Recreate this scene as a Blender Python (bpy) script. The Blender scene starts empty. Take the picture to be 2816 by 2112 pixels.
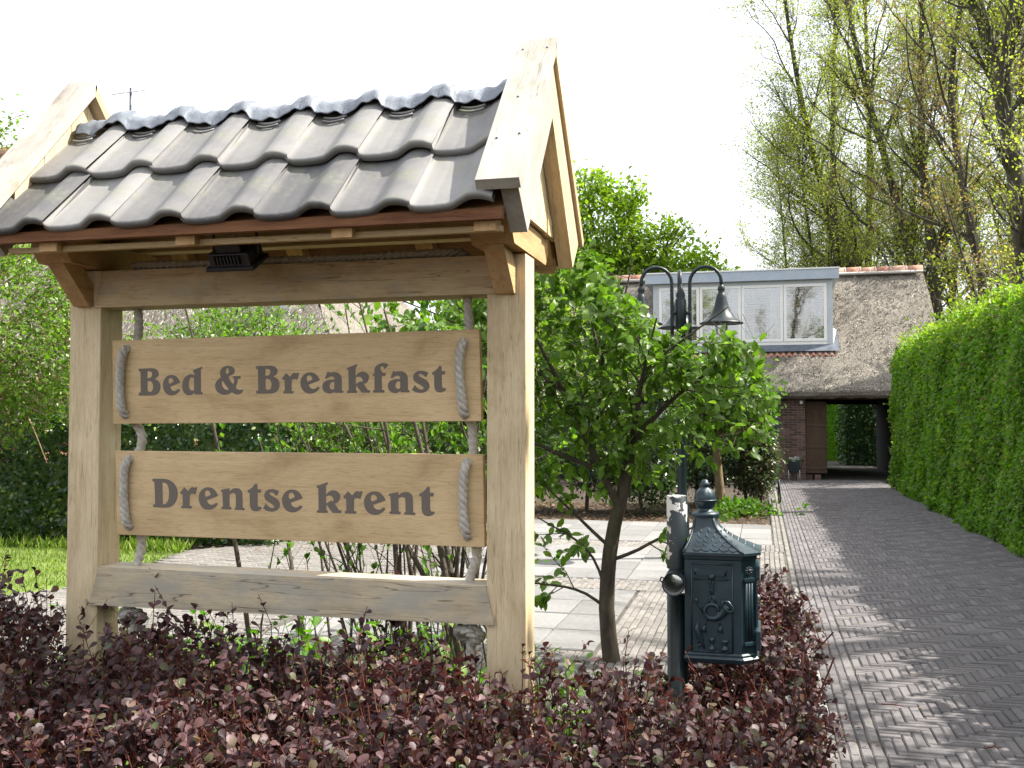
import bpy, bmesh, math, random
import numpy as np
from mathutils import Vector, Matrix, Quaternion
random.seed(7)
RNG = np.random.default_rng(7)
R = math.radians
SC = bpy.context.scene
COL = SC.collection

# ------------------------------------------------------------------ camera, sky, sun, exposure
cam_d = bpy.data.cameras.new('camera')
cam = bpy.data.objects.new('camera', cam_d); COL.objects.link(cam)
cam.location = (0, 0, 1.55)
cam.rotation_euler = (R(90 + 1.966), 0, R(14.0))
cam_d.sensor_width = 36; cam_d.lens = 35.0
cam_d.clip_start = 0.05; cam_d.clip_end = 2000
SC.camera = cam
SUN = Vector((0.555, 0.20, 0.81)).normalized()      # direction towards the sun
world = bpy.data.worlds.new('World'); SC.world = world; world.use_nodes = True
wt = world.node_tree; wt.nodes.clear()
wo = wt.nodes.new('ShaderNodeOutputWorld'); bg = wt.nodes.new('ShaderNodeBackground')
sky = wt.nodes.new('ShaderNodeTexSky'); sky.sky_type = 'NISHITA'; sky.sun_disc = False
sky.sun_elevation = math.asin(SUN.z); sky.sun_rotation = math.atan2(SUN.x, SUN.y)
sky.air_density = 1.0; sky.dust_density = 5.0; sky.ozone_density = 1.0
mixs = wt.nodes.new('ShaderNodeMix'); mixs.data_type = 'RGBA'
mixs.inputs[0].default_value = 0.55                   # thin white high cloud over the blue
wt.links.new(sky.outputs[0], mixs.inputs[6]); mixs.inputs[7].default_value = (7.5, 7.6, 7.8, 1)
wt.links.new(mixs.outputs[2], bg.inputs[0]); bg.inputs[1].default_value = 0.12
wt.links.new(bg.outputs[0], wo.inputs[0])
sun_d = bpy.data.lights.new('sun', 'SUN'); sun_d.energy = 4.6; sun_d.angle = R(0.5); sun_d.color = (1.0, 0.955, 0.88)
sun = bpy.data.objects.new('sun', sun_d); COL.objects.link(sun)
sun.rotation_euler = SUN.to_track_quat('Z', 'Y').to_euler()
SC.view_settings.view_transform = 'Standard'; SC.view_settings.look = 'None'
SC.view_settings.gamma = 1.0; SC.view_settings.use_curve_mapping = False
SC.view_settings.exposure = 1.36
SC.render.engine = 'CYCLES'
SC.cycles.use_denoising = True
SC.cycles.max_bounces = 8; SC.cycles.diffuse_bounces = 4; SC.cycles.glossy_bounces = 3
SC.cycles.transmission_bounces = 5; SC.cycles.transparent_max_bounces = 12
SC.cycles.caustics_reflective = False; SC.cycles.caustics_refractive = False
SC.cycles.sample_clamp_indirect = 6

# ------------------------------------------------------------------ object helpers
def tag(o, label=None, cat=None, group=None, kind=None):
    if label: o['label'] = label
    if cat: o['category'] = cat
    if group: o['group'] = group
    if kind: o['kind'] = kind
    return o
def link(o, parent=None):
    COL.objects.link(o)
    if parent is not None: o.parent = parent
    return o
def empty(name, loc, label=None, cat=None, group=None):
    o = bpy.data.objects.new(name, None); o.location = loc; o.empty_display_size = 0.1
    link(o); return tag(o, label, cat, group)
def root_loc(o):
    l = Vector((0, 0, 0))
    while o is not None:
        l = l + o.location; o = o.parent
    return l

class MB:
    """collects geometry in world coordinates"""
    def __init__(s): s.v = []; s.f = []; s.sm = []
    def add(s, vs, fs, smooth=False):
        n = len(s.v); s.v.extend([tuple(p) for p in vs])
        for f in fs: s.f.append(tuple(i + n for i in f)); s.sm.append(smooth)
        return s
    def box(s, x0, x1, y0, y1, z0, z1, bev=0.0):
        if bev <= 0:
            vs = [(x, y, z) for z in (z0, z1) for y in (y0, y1) for x in (x0, x1)]
            return s.add(vs, [(0, 2, 3, 1), (4, 5, 7, 6), (0, 1, 5, 4), (2, 6, 7, 3), (0, 4, 6, 2), (1, 3, 7, 5)])
        return s.obox(Vector(((x0 + x1) / 2, (y0 + y1) / 2, (z0 + z1) / 2)), (1, 0, 0), (0, 1, 0), (0, 0, 1), (x1 - x0) / 2, (y1 - y0) / 2, (z1 - z0) / 2, bev)
    def obox(s, c, ax, ay, az, hx, hy, hz, bev=0.0):
        c = Vector(c); ax = Vector(ax); ay = Vector(ay); az = Vector(az)
        bm = bmesh.new(); bmesh.ops.create_cube(bm, size=2)
        for v in bm.verts: v.co = Vector((v.co.x * hx, v.co.y * hy, v.co.z * hz))
        if bev > 0: bmesh.ops.bevel(bm, geom=list(bm.edges), offset=bev, segments=2, affect='EDGES', profile=0.6)
        bm.verts.index_update()
        vs = [c + ax * v.co.x + ay * v.co.y + az * v.co.z for v in bm.verts]
        fs = [[v.index for v in f.verts] for f in bm.faces]; bm.free()
        return s.add(vs, fs)
    def prism(s, prof, axis, a, b):
        """polygon prof (2D) extruded along axis from a to b"""
        def mk(p, t):
            return (t, p[0], p[1]) if axis == 'x' else ((p[0], t, p[1]) if axis == 'y' else (p[0], p[1], t))
        n = len(prof)
        vs = [mk(p, a) for p in prof] + [mk(p, b) for p in prof]
        fs = [tuple(range(n))[::-1], tuple(range(n, 2 * n))] + [(i, (i + 1) % n, n + (i + 1) % n, n + i) for i in range(n)]
        return s.add(vs, fs)
    def tube(s, path, rad, seg=8, cap=True, smooth=True):
        P = [Vector(p) for p in path]; n = len(P)
        if not hasattr(rad, '__len__'): rad = [rad] * n
        t = (P[1] - P[0]).normalized()
        u = t.orthogonal().normalized(); rings = []
        for i in range(n):
            tn = (P[min(i + 1, n - 1)] - P[max(i - 1, 0)])
            tn = tn.normalized() if tn.length > 1e-9 else t
            u = (u - tn * u.dot(tn)); u = u.normalized() if u.length > 1e-6 else tn.orthogonal().normalized()
            w = tn.cross(u)
            rings.append([P[i] + (u * math.cos(2 * math.pi * k / seg) + w * math.sin(2 * math.pi * k / seg)) * rad[i] for k in range(seg)])
            t = tn
        vs = [p for r in rings for p in r]
        fs = [(i * seg + k, i * seg + (k + 1) % seg, (i + 1) * seg + (k + 1) % seg, (i + 1) * seg + k) for i in range(n - 1) for k in range(seg)]
        if cap: fs += [tuple(range(seg))[::-1], tuple(range((n - 1) * seg, n * seg))]
        return s.add(vs, fs, smooth)
    def lathe(s, prof, c, seg=24, axis=(0, 0, 1), sq=None, smooth=True):
        """prof: (radius, height) pairs about an axis through c"""
        c = Vector(c); az = Vector(axis).normalized(); ax = az.orthogonal().normalized()
        if abs(az.z) > 0.99: ax = Vector((1, 0, 0))
        ay = az.cross(ax); vs = []
        for r, h in prof:
            for k in range(seg):
                a = 2 * math.pi * k / seg
                vs.append(c + az * h + (ax * math.cos(a) + ay * math.sin(a)) * r)
        n = len(prof)
        fs = [(i * seg + k, i * seg + (k + 1) % seg, (i + 1) * seg + (k + 1) % seg, (i + 1) * seg + k) for i in range(n - 1) for k in range(seg)]
        return s.add(vs, fs, smooth)
    def mesh(s, name, off=Vector((0, 0, 0))):
        me = bpy.data.meshes.new(name)
        me.from_pydata([(p[0] - off.x, p[1] - off.y, p[2] - off.z) for p in s.v], [], s.f)
        me.polygons.foreach_set('use_smooth', s.sm); me.update(); return me
    def build(s, name, mat, parent=None, loc=None, label=None, cat=None, group=None, kind=None):
        if parent is not None: off = root_loc(parent)
        else: off = Vector(loc) if loc is not None else Vector((0, 0, 0))
        me = s.mesh(name, off)
        if mat is not None: me.materials.append(mat)
        o = bpy.data.objects.new(name, me)
        if parent is None: o.location = off
        link(o, parent); return tag(o, label, cat, group, kind)

def np_mesh(name, V, F, mat=None, smooth=False):
    """V (n,3), F (m,k) all the same k"""
    V = np.asarray(V, dtype=np.float32); F = np.asarray(F, dtype=np.int32)
    me = bpy.data.meshes.new(name); k = F.shape[1]
    me.vertices.add(len(V)); me.vertices.foreach_set('co', V.ravel())
    me.loops.add(F.size); me.loops.foreach_set('vertex_index', F.ravel())
    me.polygons.add(len(F)); me.polygons.foreach_set('loop_start', np.arange(0, F.size, k, dtype=np.int32))
    me.polygons.foreach_set('use_smooth', np.full(len(F), smooth))
    me.update(calc_edges=True)
    if mat: me.materials.append(mat)
    return me
def np_obj(name, me, parent=None, kind=None, loc=None):
    o = bpy.data.objects.new(name, me)
    if loc is not None: o.location = loc
    link(o, parent); return tag(o, kind=kind)

def nrm(a): return a / np.maximum(np.linalg.norm(a, axis=-1, keepdims=True), 1e-9)
# leaf templates: x across, y along, z up
LEAF8 = (np.array([(0, 0, 0), (-.27, .30, .05), (-.29, .62, .04), (0, 1, -.10), (.29, .62, .04), (.27, .30, .05), (0, .30, -.02), (0, .65, -.05)], float),
         np.array([(0, 6, 1), (1, 6, 7), (1, 7, 2), (2, 7, 3), (0, 5, 6), (5, 7, 6), (5, 4, 7), (4, 3, 7)]))
def round_leaf(w, zc, tipz, fold):
    """11 points, 12 triangles: base, three points each on left edge, right edge and midrib, tip"""
    ys = (.28, .60, .87)
    v = [(0, 0, 0)] + [(-a, y, fold + c) for a, y, c in zip(w, ys, zc)] + [(a, y, fold + c) for a, y, c in zip(w, ys, zc)] + [(0, y, c) for y, c in zip(ys, zc)] + [(0, 1, tipz)]
    f = [(0, 7, 1), (1, 7, 8), (1, 8, 2), (2, 8, 9), (2, 9, 3), (3, 9, 10), (0, 4, 7), (4, 8, 7), (4, 5, 8), (5, 9, 8), (5, 6, 9), (6, 10, 9)]
    return np.array(v, float), np.array(f)
LEAFR = round_leaf((.17, .35, .28), (.03, .02, -.03), -.07, .05)
LEAF12 = round_leaf((.25, .30, .16), (.02, -.02, -.09), -.16, .06)
LEAF4 = (np.array([(0, 0, 0), (-.33, .48, .06), (0, 1, -.06), (.33, .48, .06), (0, .5, -.03)], float),
         np.array([(0, 4, 1), (1, 4, 2), (0, 3, 4), (3, 2, 4)]))
LEAF2 = (np.array([(0, 0, 0), (-.36, .5, .04), (0, 1, 0), (.36, .5, .04)], float), np.array([(0, 3, 1), (1, 3, 2)]))

def leaf_basis(D, N):
    y = nrm(D); x = nrm(np.cross(y, N)); z = np.cross(x, y); return x, y, z
def leaf_mesh(name, P, D, N, S, tpl, mat, off=(0, 0, 0)):
    tv, tf = tpl; n = len(P); x, y, z = leaf_basis(D, N)
    S = np.broadcast_to(S, (n,))[:, None, None]
    V = (P - np.asarray(off))[:, None, :] + S * (tv[None, :, 0:1] * x[:, None, :] + tv[None, :, 1:2] * y[:, None, :] + tv[None, :, 2:3] * z[:, None, :])
    F = tf[None, :, :] + (np.arange(n) * len(tv))[:, None, None]
    return np_mesh(name, V.reshape(-1, 3), F.reshape(-1, 3), mat, smooth=True)
CP = np.array(cam.location); PSI = R(14)
def frame_uv(P):
    d = P - CP; w = -d[:, 0] * math.sin(PSI) + d[:, 1] * math.cos(PSI); x = d[:, 0] * math.cos(PSI) + d[:, 1] * math.sin(PSI)
    w = np.where(w < .05, 1e9, w)
    return x / w, (d[:, 2]) / w - 0.0343, w
def foliage(parent, P, D, N, S, tpl, mat, n_parts=0, leaf_name='leaf', mass='foliage', score=None):
    """the leaves that show largest become parts of their own, the rest one mass"""
    P = np.asarray(P); off = np.array(root_loc(parent)); n = len(P); S = np.broadcast_to(S, (n,)).astype(float)
    if n_parts:
        u, v, w = frame_uv(P); ok = (np.abs(u) < .50) & (np.abs(v) < .375)
        sc = np.where(ok, (w if score is None else score), 1e9)
        idx = np.argsort(sc)[:n_parts]; idx = idx[sc[idx] < 1e8]
        base = np_mesh(leaf_name, tpl[0], tpl[1], mat, smooth=True)
        x, y, z = leaf_basis(D, N)
        for i in idx:
            o = bpy.data.objects.new(leaf_name, base); link(o, parent)
            s = S[i]; p = P[i] - off
            o.matrix_basis = Matrix(((x[i][0] * s, y[i][0] * s, z[i][0] * s, p[0]), (x[i][1] * s, y[i][1] * s, z[i][1] * s, p[1]), (x[i][2] * s, y[i][2] * s, z[i][2] * s, p[2]), (0, 0, 0, 1)))
        keep = np.ones(n, bool); keep[idx] = False
        P, D, N, S = P[keep], D[keep], N[keep], S[keep]
    return np_obj(mass, leaf_mesh(mass, P, D, N, S, tpl, mat, off), parent, kind='stuff')

def tubes_np(P, Rd, seg=3):
    """P (n,k,3) polylines, Rd (n,k) radii -> verts, quads"""
    n, k, _ = P.shape; T = nrm(np.gradient(P, axis=1))
    ref = np.where(np.abs(T[..., 2:3]) < .9, np.array([0, 0, 1.0]), np.array([1.0, 0, 0]))
    u = nrm(np.cross(T, ref)); w = np.cross(T, u); a = 2 * np.pi * np.arange(seg) / seg
    V = P[:, :, None, :] + Rd[:, :, None, None] * (np.cos(a)[None, None, :, None] * u[:, :, None, :] + np.sin(a)[None, None, :, None] * w[:, :, None, :])
    b = (np.arange(n) * k * seg)[:, None, None]; i = (np.arange(k - 1) * seg)[None, :, None]; s = np.arange(seg)[None, None, :]; s2 = (s + 1) % seg
    F = np.stack([b + i + s, b + i + s2, b + i + seg + s2, b + i + seg + s], -1).reshape(-1, 4)
    return V.reshape(-1, 3), F
def merge_vf(lst):
    V = []; F = []; n = 0
    for v, f in lst: V.append(v); F.append(f + n); n += len(v)
    return np.concatenate(V), np.concatenate(F)
def rand_dir(n): return nrm(RNG.normal(size=(n, 3)))

# ------------------------------------------------------------------ material helpers
def newmat(name):
    m = bpy.data.materials.new(name); m.use_nodes = True; nt = m.node_tree
    return m, nt, nt.nodes['Principled BSDF']
def nd(nt, t, **kw):
    n = nt.nodes.new(t)
    for k, v in kw.items(): setattr(n, k, v)
    return n
def coords(nt, scale=(1, 1, 1), rot=(0, 0, 0), kind='Object'):
    tc = nd(nt, 'ShaderNodeTexCoord'); mp = nd(nt, 'ShaderNodeMapping')
    mp.inputs['Scale'].default_value = scale; mp.inputs['Rotation'].default_value = rot
    nt.links.new(tc.outputs[kind], mp.inputs[0]); return mp.outputs[0]
def noise(nt, vec, scale=5, detail=4, rough=.6, dist=0):
    n = nd(nt, 'ShaderNodeTexNoise'); n.inputs['Scale'].default_value = scale; n.inputs['Detail'].default_value = detail
    n.inputs['Roughness'].default_value = rough; n.inputs['Distortion'].default_value = dist
    if vec is not None: nt.links.new(vec, n.inputs['Vector'])
    return n.outputs['Fac']
def ramp(nt, fac, stops):
    r = nd(nt, 'ShaderNodeValToRGB'); e = r.color_ramp.elements
    while len(e) < len(stops): e.new(0.5)
    for i, (p, c) in enumerate(stops):
        e[i].position = p; e[i].color = (*c, 1) if len(c) == 3 else c
    nt.links.new(fac, r.inputs[0]); return r.outputs[0]
def mix(nt, a, b, f, mode='MIX'):
    m = nd(nt, 'ShaderNodeMix', data_type='RGBA', blend_type=mode)
    for s, v in ((m.inputs[6], a), (m.inputs[7], b), (m.inputs[0], f)):
        if hasattr(v, 'default_value') or hasattr(v, 'links'): nt.links.new(v, s)
        elif isinstance(v, (tuple, list)): s.default_value = (*v, 1) if len(v) == 3 else v
        else: s.default_value = v
    return m.outputs[2]
def math_n(nt, op, a, b=None, clamp=False):
    m = nd(nt, 'ShaderNodeMath', operation=op, use_clamp=clamp)
    for s, v in ((m.inputs[0], a), (m.inputs[1], b)):
        if v is None: continue
        if isinstance(v, (int, float)): s.default_value = v
        else: nt.links.new(v, s)
    return m.outputs[0]
def bump(nt, bsdf, h, strength=.3, dist=.01):
    b = nd(nt, 'ShaderNodeBump'); b.inputs['Strength'].default_value = strength; b.inputs['Distance'].default_value = dist
    nt.links.new(h, b.inputs['Height']); nt.links.new(b.outputs[0], bsdf.inputs['Normal'])
def rnd_val(nt):
    g = nd(nt, 'ShaderNodeNewGeometry'); oi = nd(nt, 'ShaderNodeObjectInfo')
    return math_n(nt, 'FRACT', math_n(nt, 'ADD', g.outputs['Random Per Island'], oi.outputs['Random']))
def plain(name, stops, scale=8, rough=.6, bumps=.2, bdist=.004, metal=0, det=5, spec=.5, rnd=0.0, rot=(0, 0, 0), sc3=(1, 1, 1), kind='Object', rrange=None):
    m, nt, b = newmat(name); vec = coords(nt, sc3, rot, kind); f = noise(nt, vec, scale, det)
    if rnd: f = math_n(nt, 'ADD', f, math_n(nt, 'MULTIPLY', math_n(nt, 'SUBTRACT', rnd_val(nt), .5), rnd), True)
    c = ramp(nt, f, stops); nt.links.new(c, b.inputs['Base Color'])
    b.inputs['Roughness'].default_value = rough; b.inputs['Metallic'].default_value = metal; b.inputs['Specular IOR Level'].default_value = spec
    if rrange:
        rr = nd(nt, 'ShaderNodeMapRange'); nt.links.new(noise(nt, vec, scale * 2.3, 4), rr.inputs[0])
        rr.inputs[3].default_value = rrange[0]; rr.inputs[4].default_value = rrange[1]; nt.links.new(rr.outputs[0], b.inputs['Roughness'])
    if bumps: bump(nt, b, noise(nt, vec, scale * 3, 5), bumps, bdist)
    return m
def wood(name, rot, c_dark, c_light, grey=None, greyamt=0.0, fine=1.0, crack=.4):
    """oak: grain runs along the local x axis after the rotation"""
    m, nt, b = newmat(name); vec = coords(nt, (1, 1, 1), rot)
    def st(sx, s):
        mp = nd(nt, 'ShaderNodeMapping'); nt.links.new(vec, mp.inputs[0]); mp.inputs['Scale'].default_value = (sx, s, s); return mp.outputs[0]
    g1 = noise(nt, st(1.5, 30 * fine), 4, 6, .65, .6); g2 = noise(nt, st(.6, 6), 3, 4, .6, 1.2); g3 = noise(nt, st(9, 160), 3, 3, .7)
    f = math_n(nt, 'ADD', math_n(nt, 'MULTIPLY', g1, .5), math_n(nt, 'MULTIPLY', g2, .5))
    c = ramp(nt, f, [(.34, c_dark), (.47, tuple((a + 2 * d) / 3 for a, d in zip(c_dark, c_light))), (.60, c_light)])
    pores = ramp(nt, g3, [(.33, (.72, .68, .62)), (.45, (1, 1, 1))])
    c = mix(nt, c, pores, .95, 'MULTIPLY')
    if grey:
        gn = noise(nt, st(2, 5), 3, 5, .65)
        gm = ramp(nt, gn, [(.62 - greyamt * .4, (0, 0, 0)), (.78 - greyamt * .4, (1, 1, 1))])
        c = mix(nt, c, grey, math_n(nt, 'MULTIPLY', gm, .8))
    st1 = noise(nt, st(.9, 1.6), 3.5, 4, .6, .5)           # uneven weathering
    c = mix(nt, c, ramp(nt, st1, [(.30, (.66, .61, .54)), (.46, (.94, .92, .89)), (.64, (1.08, 1.08, 1.07))]), .85, 'MULTIPLY')
    oi = nd(nt, 'ShaderNodeObjectInfo')
    c = mix(nt, c, ramp(nt, oi.outputs['Random'], [(0, (.88, .87, .85)), (1, (1.06, 1.05, 1.04))]), 1.0, 'MULTIPLY')
    vo = nd(nt, 'ShaderNodeTexVoronoi'); vo.inputs['Scale'].default_value = 4.5; nt.links.new(st(.8, 1.5), vo.inputs['Vector'])
    sepc = nd(nt, 'ShaderNodeSeparateColor'); nt.links.new(vo.outputs['Color'], sepc.inputs[0])
    kn = math_n(nt, 'ADD', vo.outputs['Distance'], math_n(nt, 'MULTIPLY', math_n(nt, 'LESS_THAN', sepc.outputs[0], .72), 1.0))
    c = mix(nt, c, ramp(nt, kn, [(.0, (.30, .20, .12)), (.03, (.45, .34, .25)), (.075, (1, 1, 1))]), .8, 'MULTIPLY')
    cr = noise(nt, st(1.1, 22), 2.2, 2, .4, .3)          # long drying cracks
    crm = ramp(nt, math_n(nt, 'ABSOLUTE', math_n(nt, 'SUBTRACT', cr, .39)), [(.0, (.16, .13, .10)), (.004, (.3, .26, .2)), (.011, (1, 1, 1))])
    c = mix(nt, c, crm, crack, 'MULTIPLY')
    nt.links.new(c, b.inputs['Base Color']); b.inputs['Roughness'].default_value = .72; b.inputs['Specular IOR Level'].default_value = .25
    bump(nt, b, math_n(nt, 'ADD', g3, g1), .25, .002); return m
def leafmat(name, stops, trans=.35, rough=.42, spec=.45, tint=(1.0, 1.25, .35), hsv=0.0):
    m, nt, b = newmat(name); r = rnd_val(nt)
    c = ramp(nt, r, stops)
    if hsv:
        pn = noise(nt, coords(nt), 1.3, 3); c = mix(nt, c, ramp(nt, pn, [(.35, (.65, .65, .65)), (.65, (1.3, 1.3, 1.2))]), hsv, 'MULTIPLY')
    nt.links.new(c, b.inputs['Base Color']); b.inputs['Roughness'].default_value = rough; b.inputs['Specular IOR Level'].default_value = spec
    t = nd(nt, 'ShaderNodeBsdfTranslucent'); nt.links.new(mix(nt, c, tint, 1.0, 'MULTIPLY'), t.inputs[0])
    ms = nd(nt, 'ShaderNodeMixShader'); ms.inputs[0].default_value = trans
    nt.links.new(b.outputs[0], ms.inputs[1]); nt.links.new(t.outputs[0], ms.inputs[2])
    nt.links.new(ms.outputs[0], nt.nodes['Material Output'].inputs[0]); return m

M = {}
OAKD, OAKL = (.46, .33, .18), (.66, .52, .32)
GREY = (.36, .325, .27)
M['oak_x'] = wood('oak_x', (0, 0, 0), OAKD, OAKL)
M['oak_z'] = wood('oak_z', (0, R(90), 0), (.54, .415, .245), (.72, .60, .405))
M['oak_beam'] = wood('oak_beam', (0, 0, 0), (.43, .32, .185), (.62, .49, .31), (.42, .38, .31), .25, crack=.6)
M['oak_grey'] = wood('oak_grey', (0, 0, 0), (.43, .35, .235), (.60, .51, .37), (.40, .375, .33), .5, crack=.7)
M['oak_board'] = wood('oak_board', (0, 0, 0), (.54, .385, .205), (.67, .505, .295), fine=1.3, crack=.18)
M['oak_y'] = wood('oak_y', (0, 0, R(90)), (.42, .25, .115), (.60, .41, .215))
SLOPE = math.atan(1.104)
M['oak_f'] = wood('oak_front_slope', (-SLOPE, 0, R(-90)), (.37, .35, .31), (.48, .455, .41), (.37, .36, .335), .45, crack=.5)
M['oak_b'] = wood('oak_rear_slope', (SLOPE, 0, R(-90)), (.46, .33, .19), (.62, .48, .31))
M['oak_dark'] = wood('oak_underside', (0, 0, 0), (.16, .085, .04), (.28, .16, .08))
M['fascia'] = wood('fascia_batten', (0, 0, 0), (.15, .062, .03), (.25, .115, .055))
M['letter'] = plain('letter_inlay', [(.3, (.125, .10, .082)), (.7, (.175, .142, .115))], 40, .65, .15, .001, sc3=(.2, 1, 1))
M['lead'] = plain('lead_sheet', [(.3, (.12, .135, .155)), (.7, (.24, .26, .29))], 9, .5, .6, .008, metal=.3, rrange=(.35, .65))
def tile_mat():
    m, nt, b = newmat('glazed_tile'); vec = coords(nt); r = rnd_val(nt)
    f = noise(nt, vec, 9, 6, .6); tone = ramp(nt, math_n(nt, 'ADD', math_n(nt, 'MULTIPLY', f, .5), math_n(nt, 'MULTIPLY', r, .5)), [(.28, (.10, .098, .099)), (.5, (.165, .16, .157)), (.72, (.235, .228, .218))])
    moss = ramp(nt, noise(nt, vec, 5.5, 5, .7), [(.50, (0, 0, 0)), (.68, (1, 1, 1))])
    c = mix(nt, tone, (.20, .21, .13), math_n(nt, 'MULTIPLY', moss, .7))
    spots = ramp(nt, noise(nt, vec, 70, 2), [(.70, (0, 0, 0)), (.76, (1, 1, 1))])
    c = mix(nt, c, (.36, .36, .34), math_n(nt, 'MULTIPLY', spots, .5))
    nt.links.new(c, b.inputs['Base Color']); b.inputs['Roughness'].default_value = .62; b.inputs['Specular IOR Level'].default_value = .35
    bump(nt, b, noise(nt, vec, 60, 5), .2, .003); return m
M['tile'] = tile_mat()
M['rope'] = plain('hemp_rope', [(.3, (.36, .33, .28)), (.7, (.56, .53, .47))], 90, .9, .6, .002, spec=.1)
M['black'] = plain('black_plastic', [(.3, (.012, .012, .014)), (.7, (.02, .02, .024))], 20, .45, .08)
M['cable'] = plain('grey_cable', [(.3, (.4, .4, .4)), (.7, (.5, .5, .5))], 20, .5, .0)
M['green_iron'] = plain('dark_green_iron', [(.3, (.005, .011, .012)), (.7, (.010, .019, .020))], 14, .34, .12, .002, spec=.35, rrange=(.3, .5))
M['mailbox'] = plain('petrol_painted_iron', [(.3, (.009, .023, .031)), (.55, (.013, .032, .042)), (.8, (.028, .054, .066))], 11, .4, .22, .003, rrange=(.28, .55))
def peel_mat():
    m, nt, b = newmat('peeling_pipe_paint'); vec = coords(nt)
    sep = nd(nt, 'ShaderNodeSeparateXYZ'); nt.links.new(vec, sep.inputs[0])
    n1 = noise(nt, vec, 16, 6, .6)
    # flakes: where the paint came off round the top of the pipe
    hz = nd(nt, 'ShaderNodeMapRange'); nt.links.new(sep.outputs[2], hz.inputs[0])
    hz.inputs[1].default_value = 1.08; hz.inputs[2].default_value = 1.26; hz.inputs[3].default_value = -.16; hz.inputs[4].default_value = .07
    sx = math_n(nt, 'MULTIPLY', sep.outputs[0], -2.6)
    k = math_n(nt, 'ADD', math_n(nt, 'ADD', n1, hz.outputs[0]), sx)
    mask = ramp(nt, k, [(.555, (0, 0, 0)), (.565, (1, 1, 1))])
    c = mix(nt, (.008, .016, .019), (.50, .49, .46), mask)
    nt.links.new(c, b.inputs['Base Color']); b.inputs['Roughness'].default_value = .42
    bump(nt, b, mask, .5, .002); return m
M['peel'] = peel_mat()
M['tube_inner'] = plain('lit_pipe_inside', [(.3, (.30, .30, .29)), (.7, (.5, .5, .48))], 12, .6, .1)  # pale tone paints the light inside the open newspaper tube
def paver(name, stops, sc=60, rnd=.5):
    m, nt, b = newmat(name); vec = coords(nt, kind='Object'); r = rnd_val(nt); g = nd(nt, 'ShaderNodeNewGeometry')
    f = noise(nt, g.outputs['Position'], sc, 4, .7); big = noise(nt, g.outputs['Position'], 1.1, 4, .6)
    k = math_n(nt, 'ADD', math_n(nt, 'MULTIPLY', f, .55), math_n(nt, 'ADD', math_n(nt, 'MULTIPLY', r, rnd * .5), math_n(nt, 'MULTIPLY', big, .45 - rnd * .25)))
    c = ramp(nt, k, stops)
    grit = ramp(nt, noise(nt, g.outputs['Position'], 190, 2, .5), [(.62, (0, 0, 0)), (.72, (1, 1, 1))])
    c = mix(nt, c, (.30, .29, .27), math_n(nt, 'MULTIPLY', grit, .5))
    nt.links.new(c, b.inputs['Base Color']); b.inputs['Roughness'].default_value = .85; b.inputs['Specular IOR Level'].default_value = .3
    bump(nt, b, noise(nt, g.outputs['Position'], 130, 4), .5, .004); return m
M['drive_brick'] = paver('drive_brick', [(.30, (.082, .075, .077)), (.5, (.118, .108, .110)), (.7, (.165, .152, .150))])
M['path_brick'] = paver('path_brick', [(.30, (.115, .107, .098)), (.5, (.165, .153, .138)), (.7, (.215, .20, .18))])
M['slab'] = paver('concrete_slab', [(.30, (.115, .113, .109)), (.5, (.17, .167, .16)), (.7, (.225, .22, .212))], 25, .45)
M['kerb'] = paver('kerb_stone', [(.3, (.22, .21, .19)), (.7, (.36, .34, .31))], 30, .2)
M['sand'] = plain('joint_sand', [(.3, (.045, .042, .036)), (.55, (.075, .07, .058)), (.7, (.05, .068, .025))], 7, .95, .5, .01)
M['sand2'] = plain('path_joint_sand', [(.3, (.06, .056, .045)), (.6, (.10, .092, .075)), (.75, (.06, .075, .03))], 7, .95, .5, .01)
M['soil'] = plain('soil', [(.3, (.022, .016, .011)), (.5, (.045, .032, .021)), (.62, (.075, .05, .03)), (.75, (.05, .055, .022))], 9, .95, .9, .03, det=8)
M['grass_sheet'] = plain('lawn_ground', [(.3, (.09, .13, .025)), (.6, (.14, .19, .035)), (.8, (.17, .16, .055))], 3, .95, .5, .02)
M['grass'] = leafmat('grass_blade', [(0, (.11, .19, .025)), (.6, (.19, .28, .04)), (1, (.30, .33, .08))], .45, .5, .3, hsv=.5)
def thatch_mat():
    m, nt, b = newmat('thatch'); g = nd(nt, 'ShaderNodeNewGeometry'); pos = g.outputs['Position']
    mp = nd(nt, 'ShaderNodeMapping'); nt.links.new(pos, mp.inputs[0]); mp.inputs['Scale'].default_value = (1, .45, .45)
    f1 = noise(nt, mp.outputs[0], 34, 5, .7); f2 = noise(nt, mp.outputs[0], 90, 3, .7); big = noise(nt, pos, .9, 4, .6)
    k = math_n(nt, 'ADD', math_n(nt, 'ADD', math_n(nt, 'MULTIPLY', f1, .5), math_n(nt, 'MULTIPLY', f2, .3)), math_n(nt, 'MULTIPLY', big, .2))
    c = ramp(nt, k, [(.36, (.12, .105, .085)), (.48, (.28, .25, .21)), (.60, (.44, .40, .34))])
    nt.links.new(c, b.inputs['Base Color']); b.inputs['Roughness'].default_value = .9; b.inputs['Specular IOR Level'].default_value = .15
    bump(nt, b, math_n(nt, 'ADD', f1, f2), 1.0, .06); return m
M['thatch'] = thatch_mat()
M['straw'] = plain('reed_stalk', [(.15, (.10, .088, .07)), (.5, (.34, .305, .255)), (.85, (.58, .54, .46))], 3, .8, 0, rnd=1.1, spec=.2)
M['clay'] = plain('red_clay', [(.3, (.33, .15, .10)), (.5, (.42, .22, .15)), (.75, (.50, .32, .24))], 6, .8, .3, .005, rnd=.4)
M['mortar'] = plain('mortar', [(.3, (.30, .29, .27)), (.7, (.42, .41, .39))], 30, .9, .4, .004)
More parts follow.
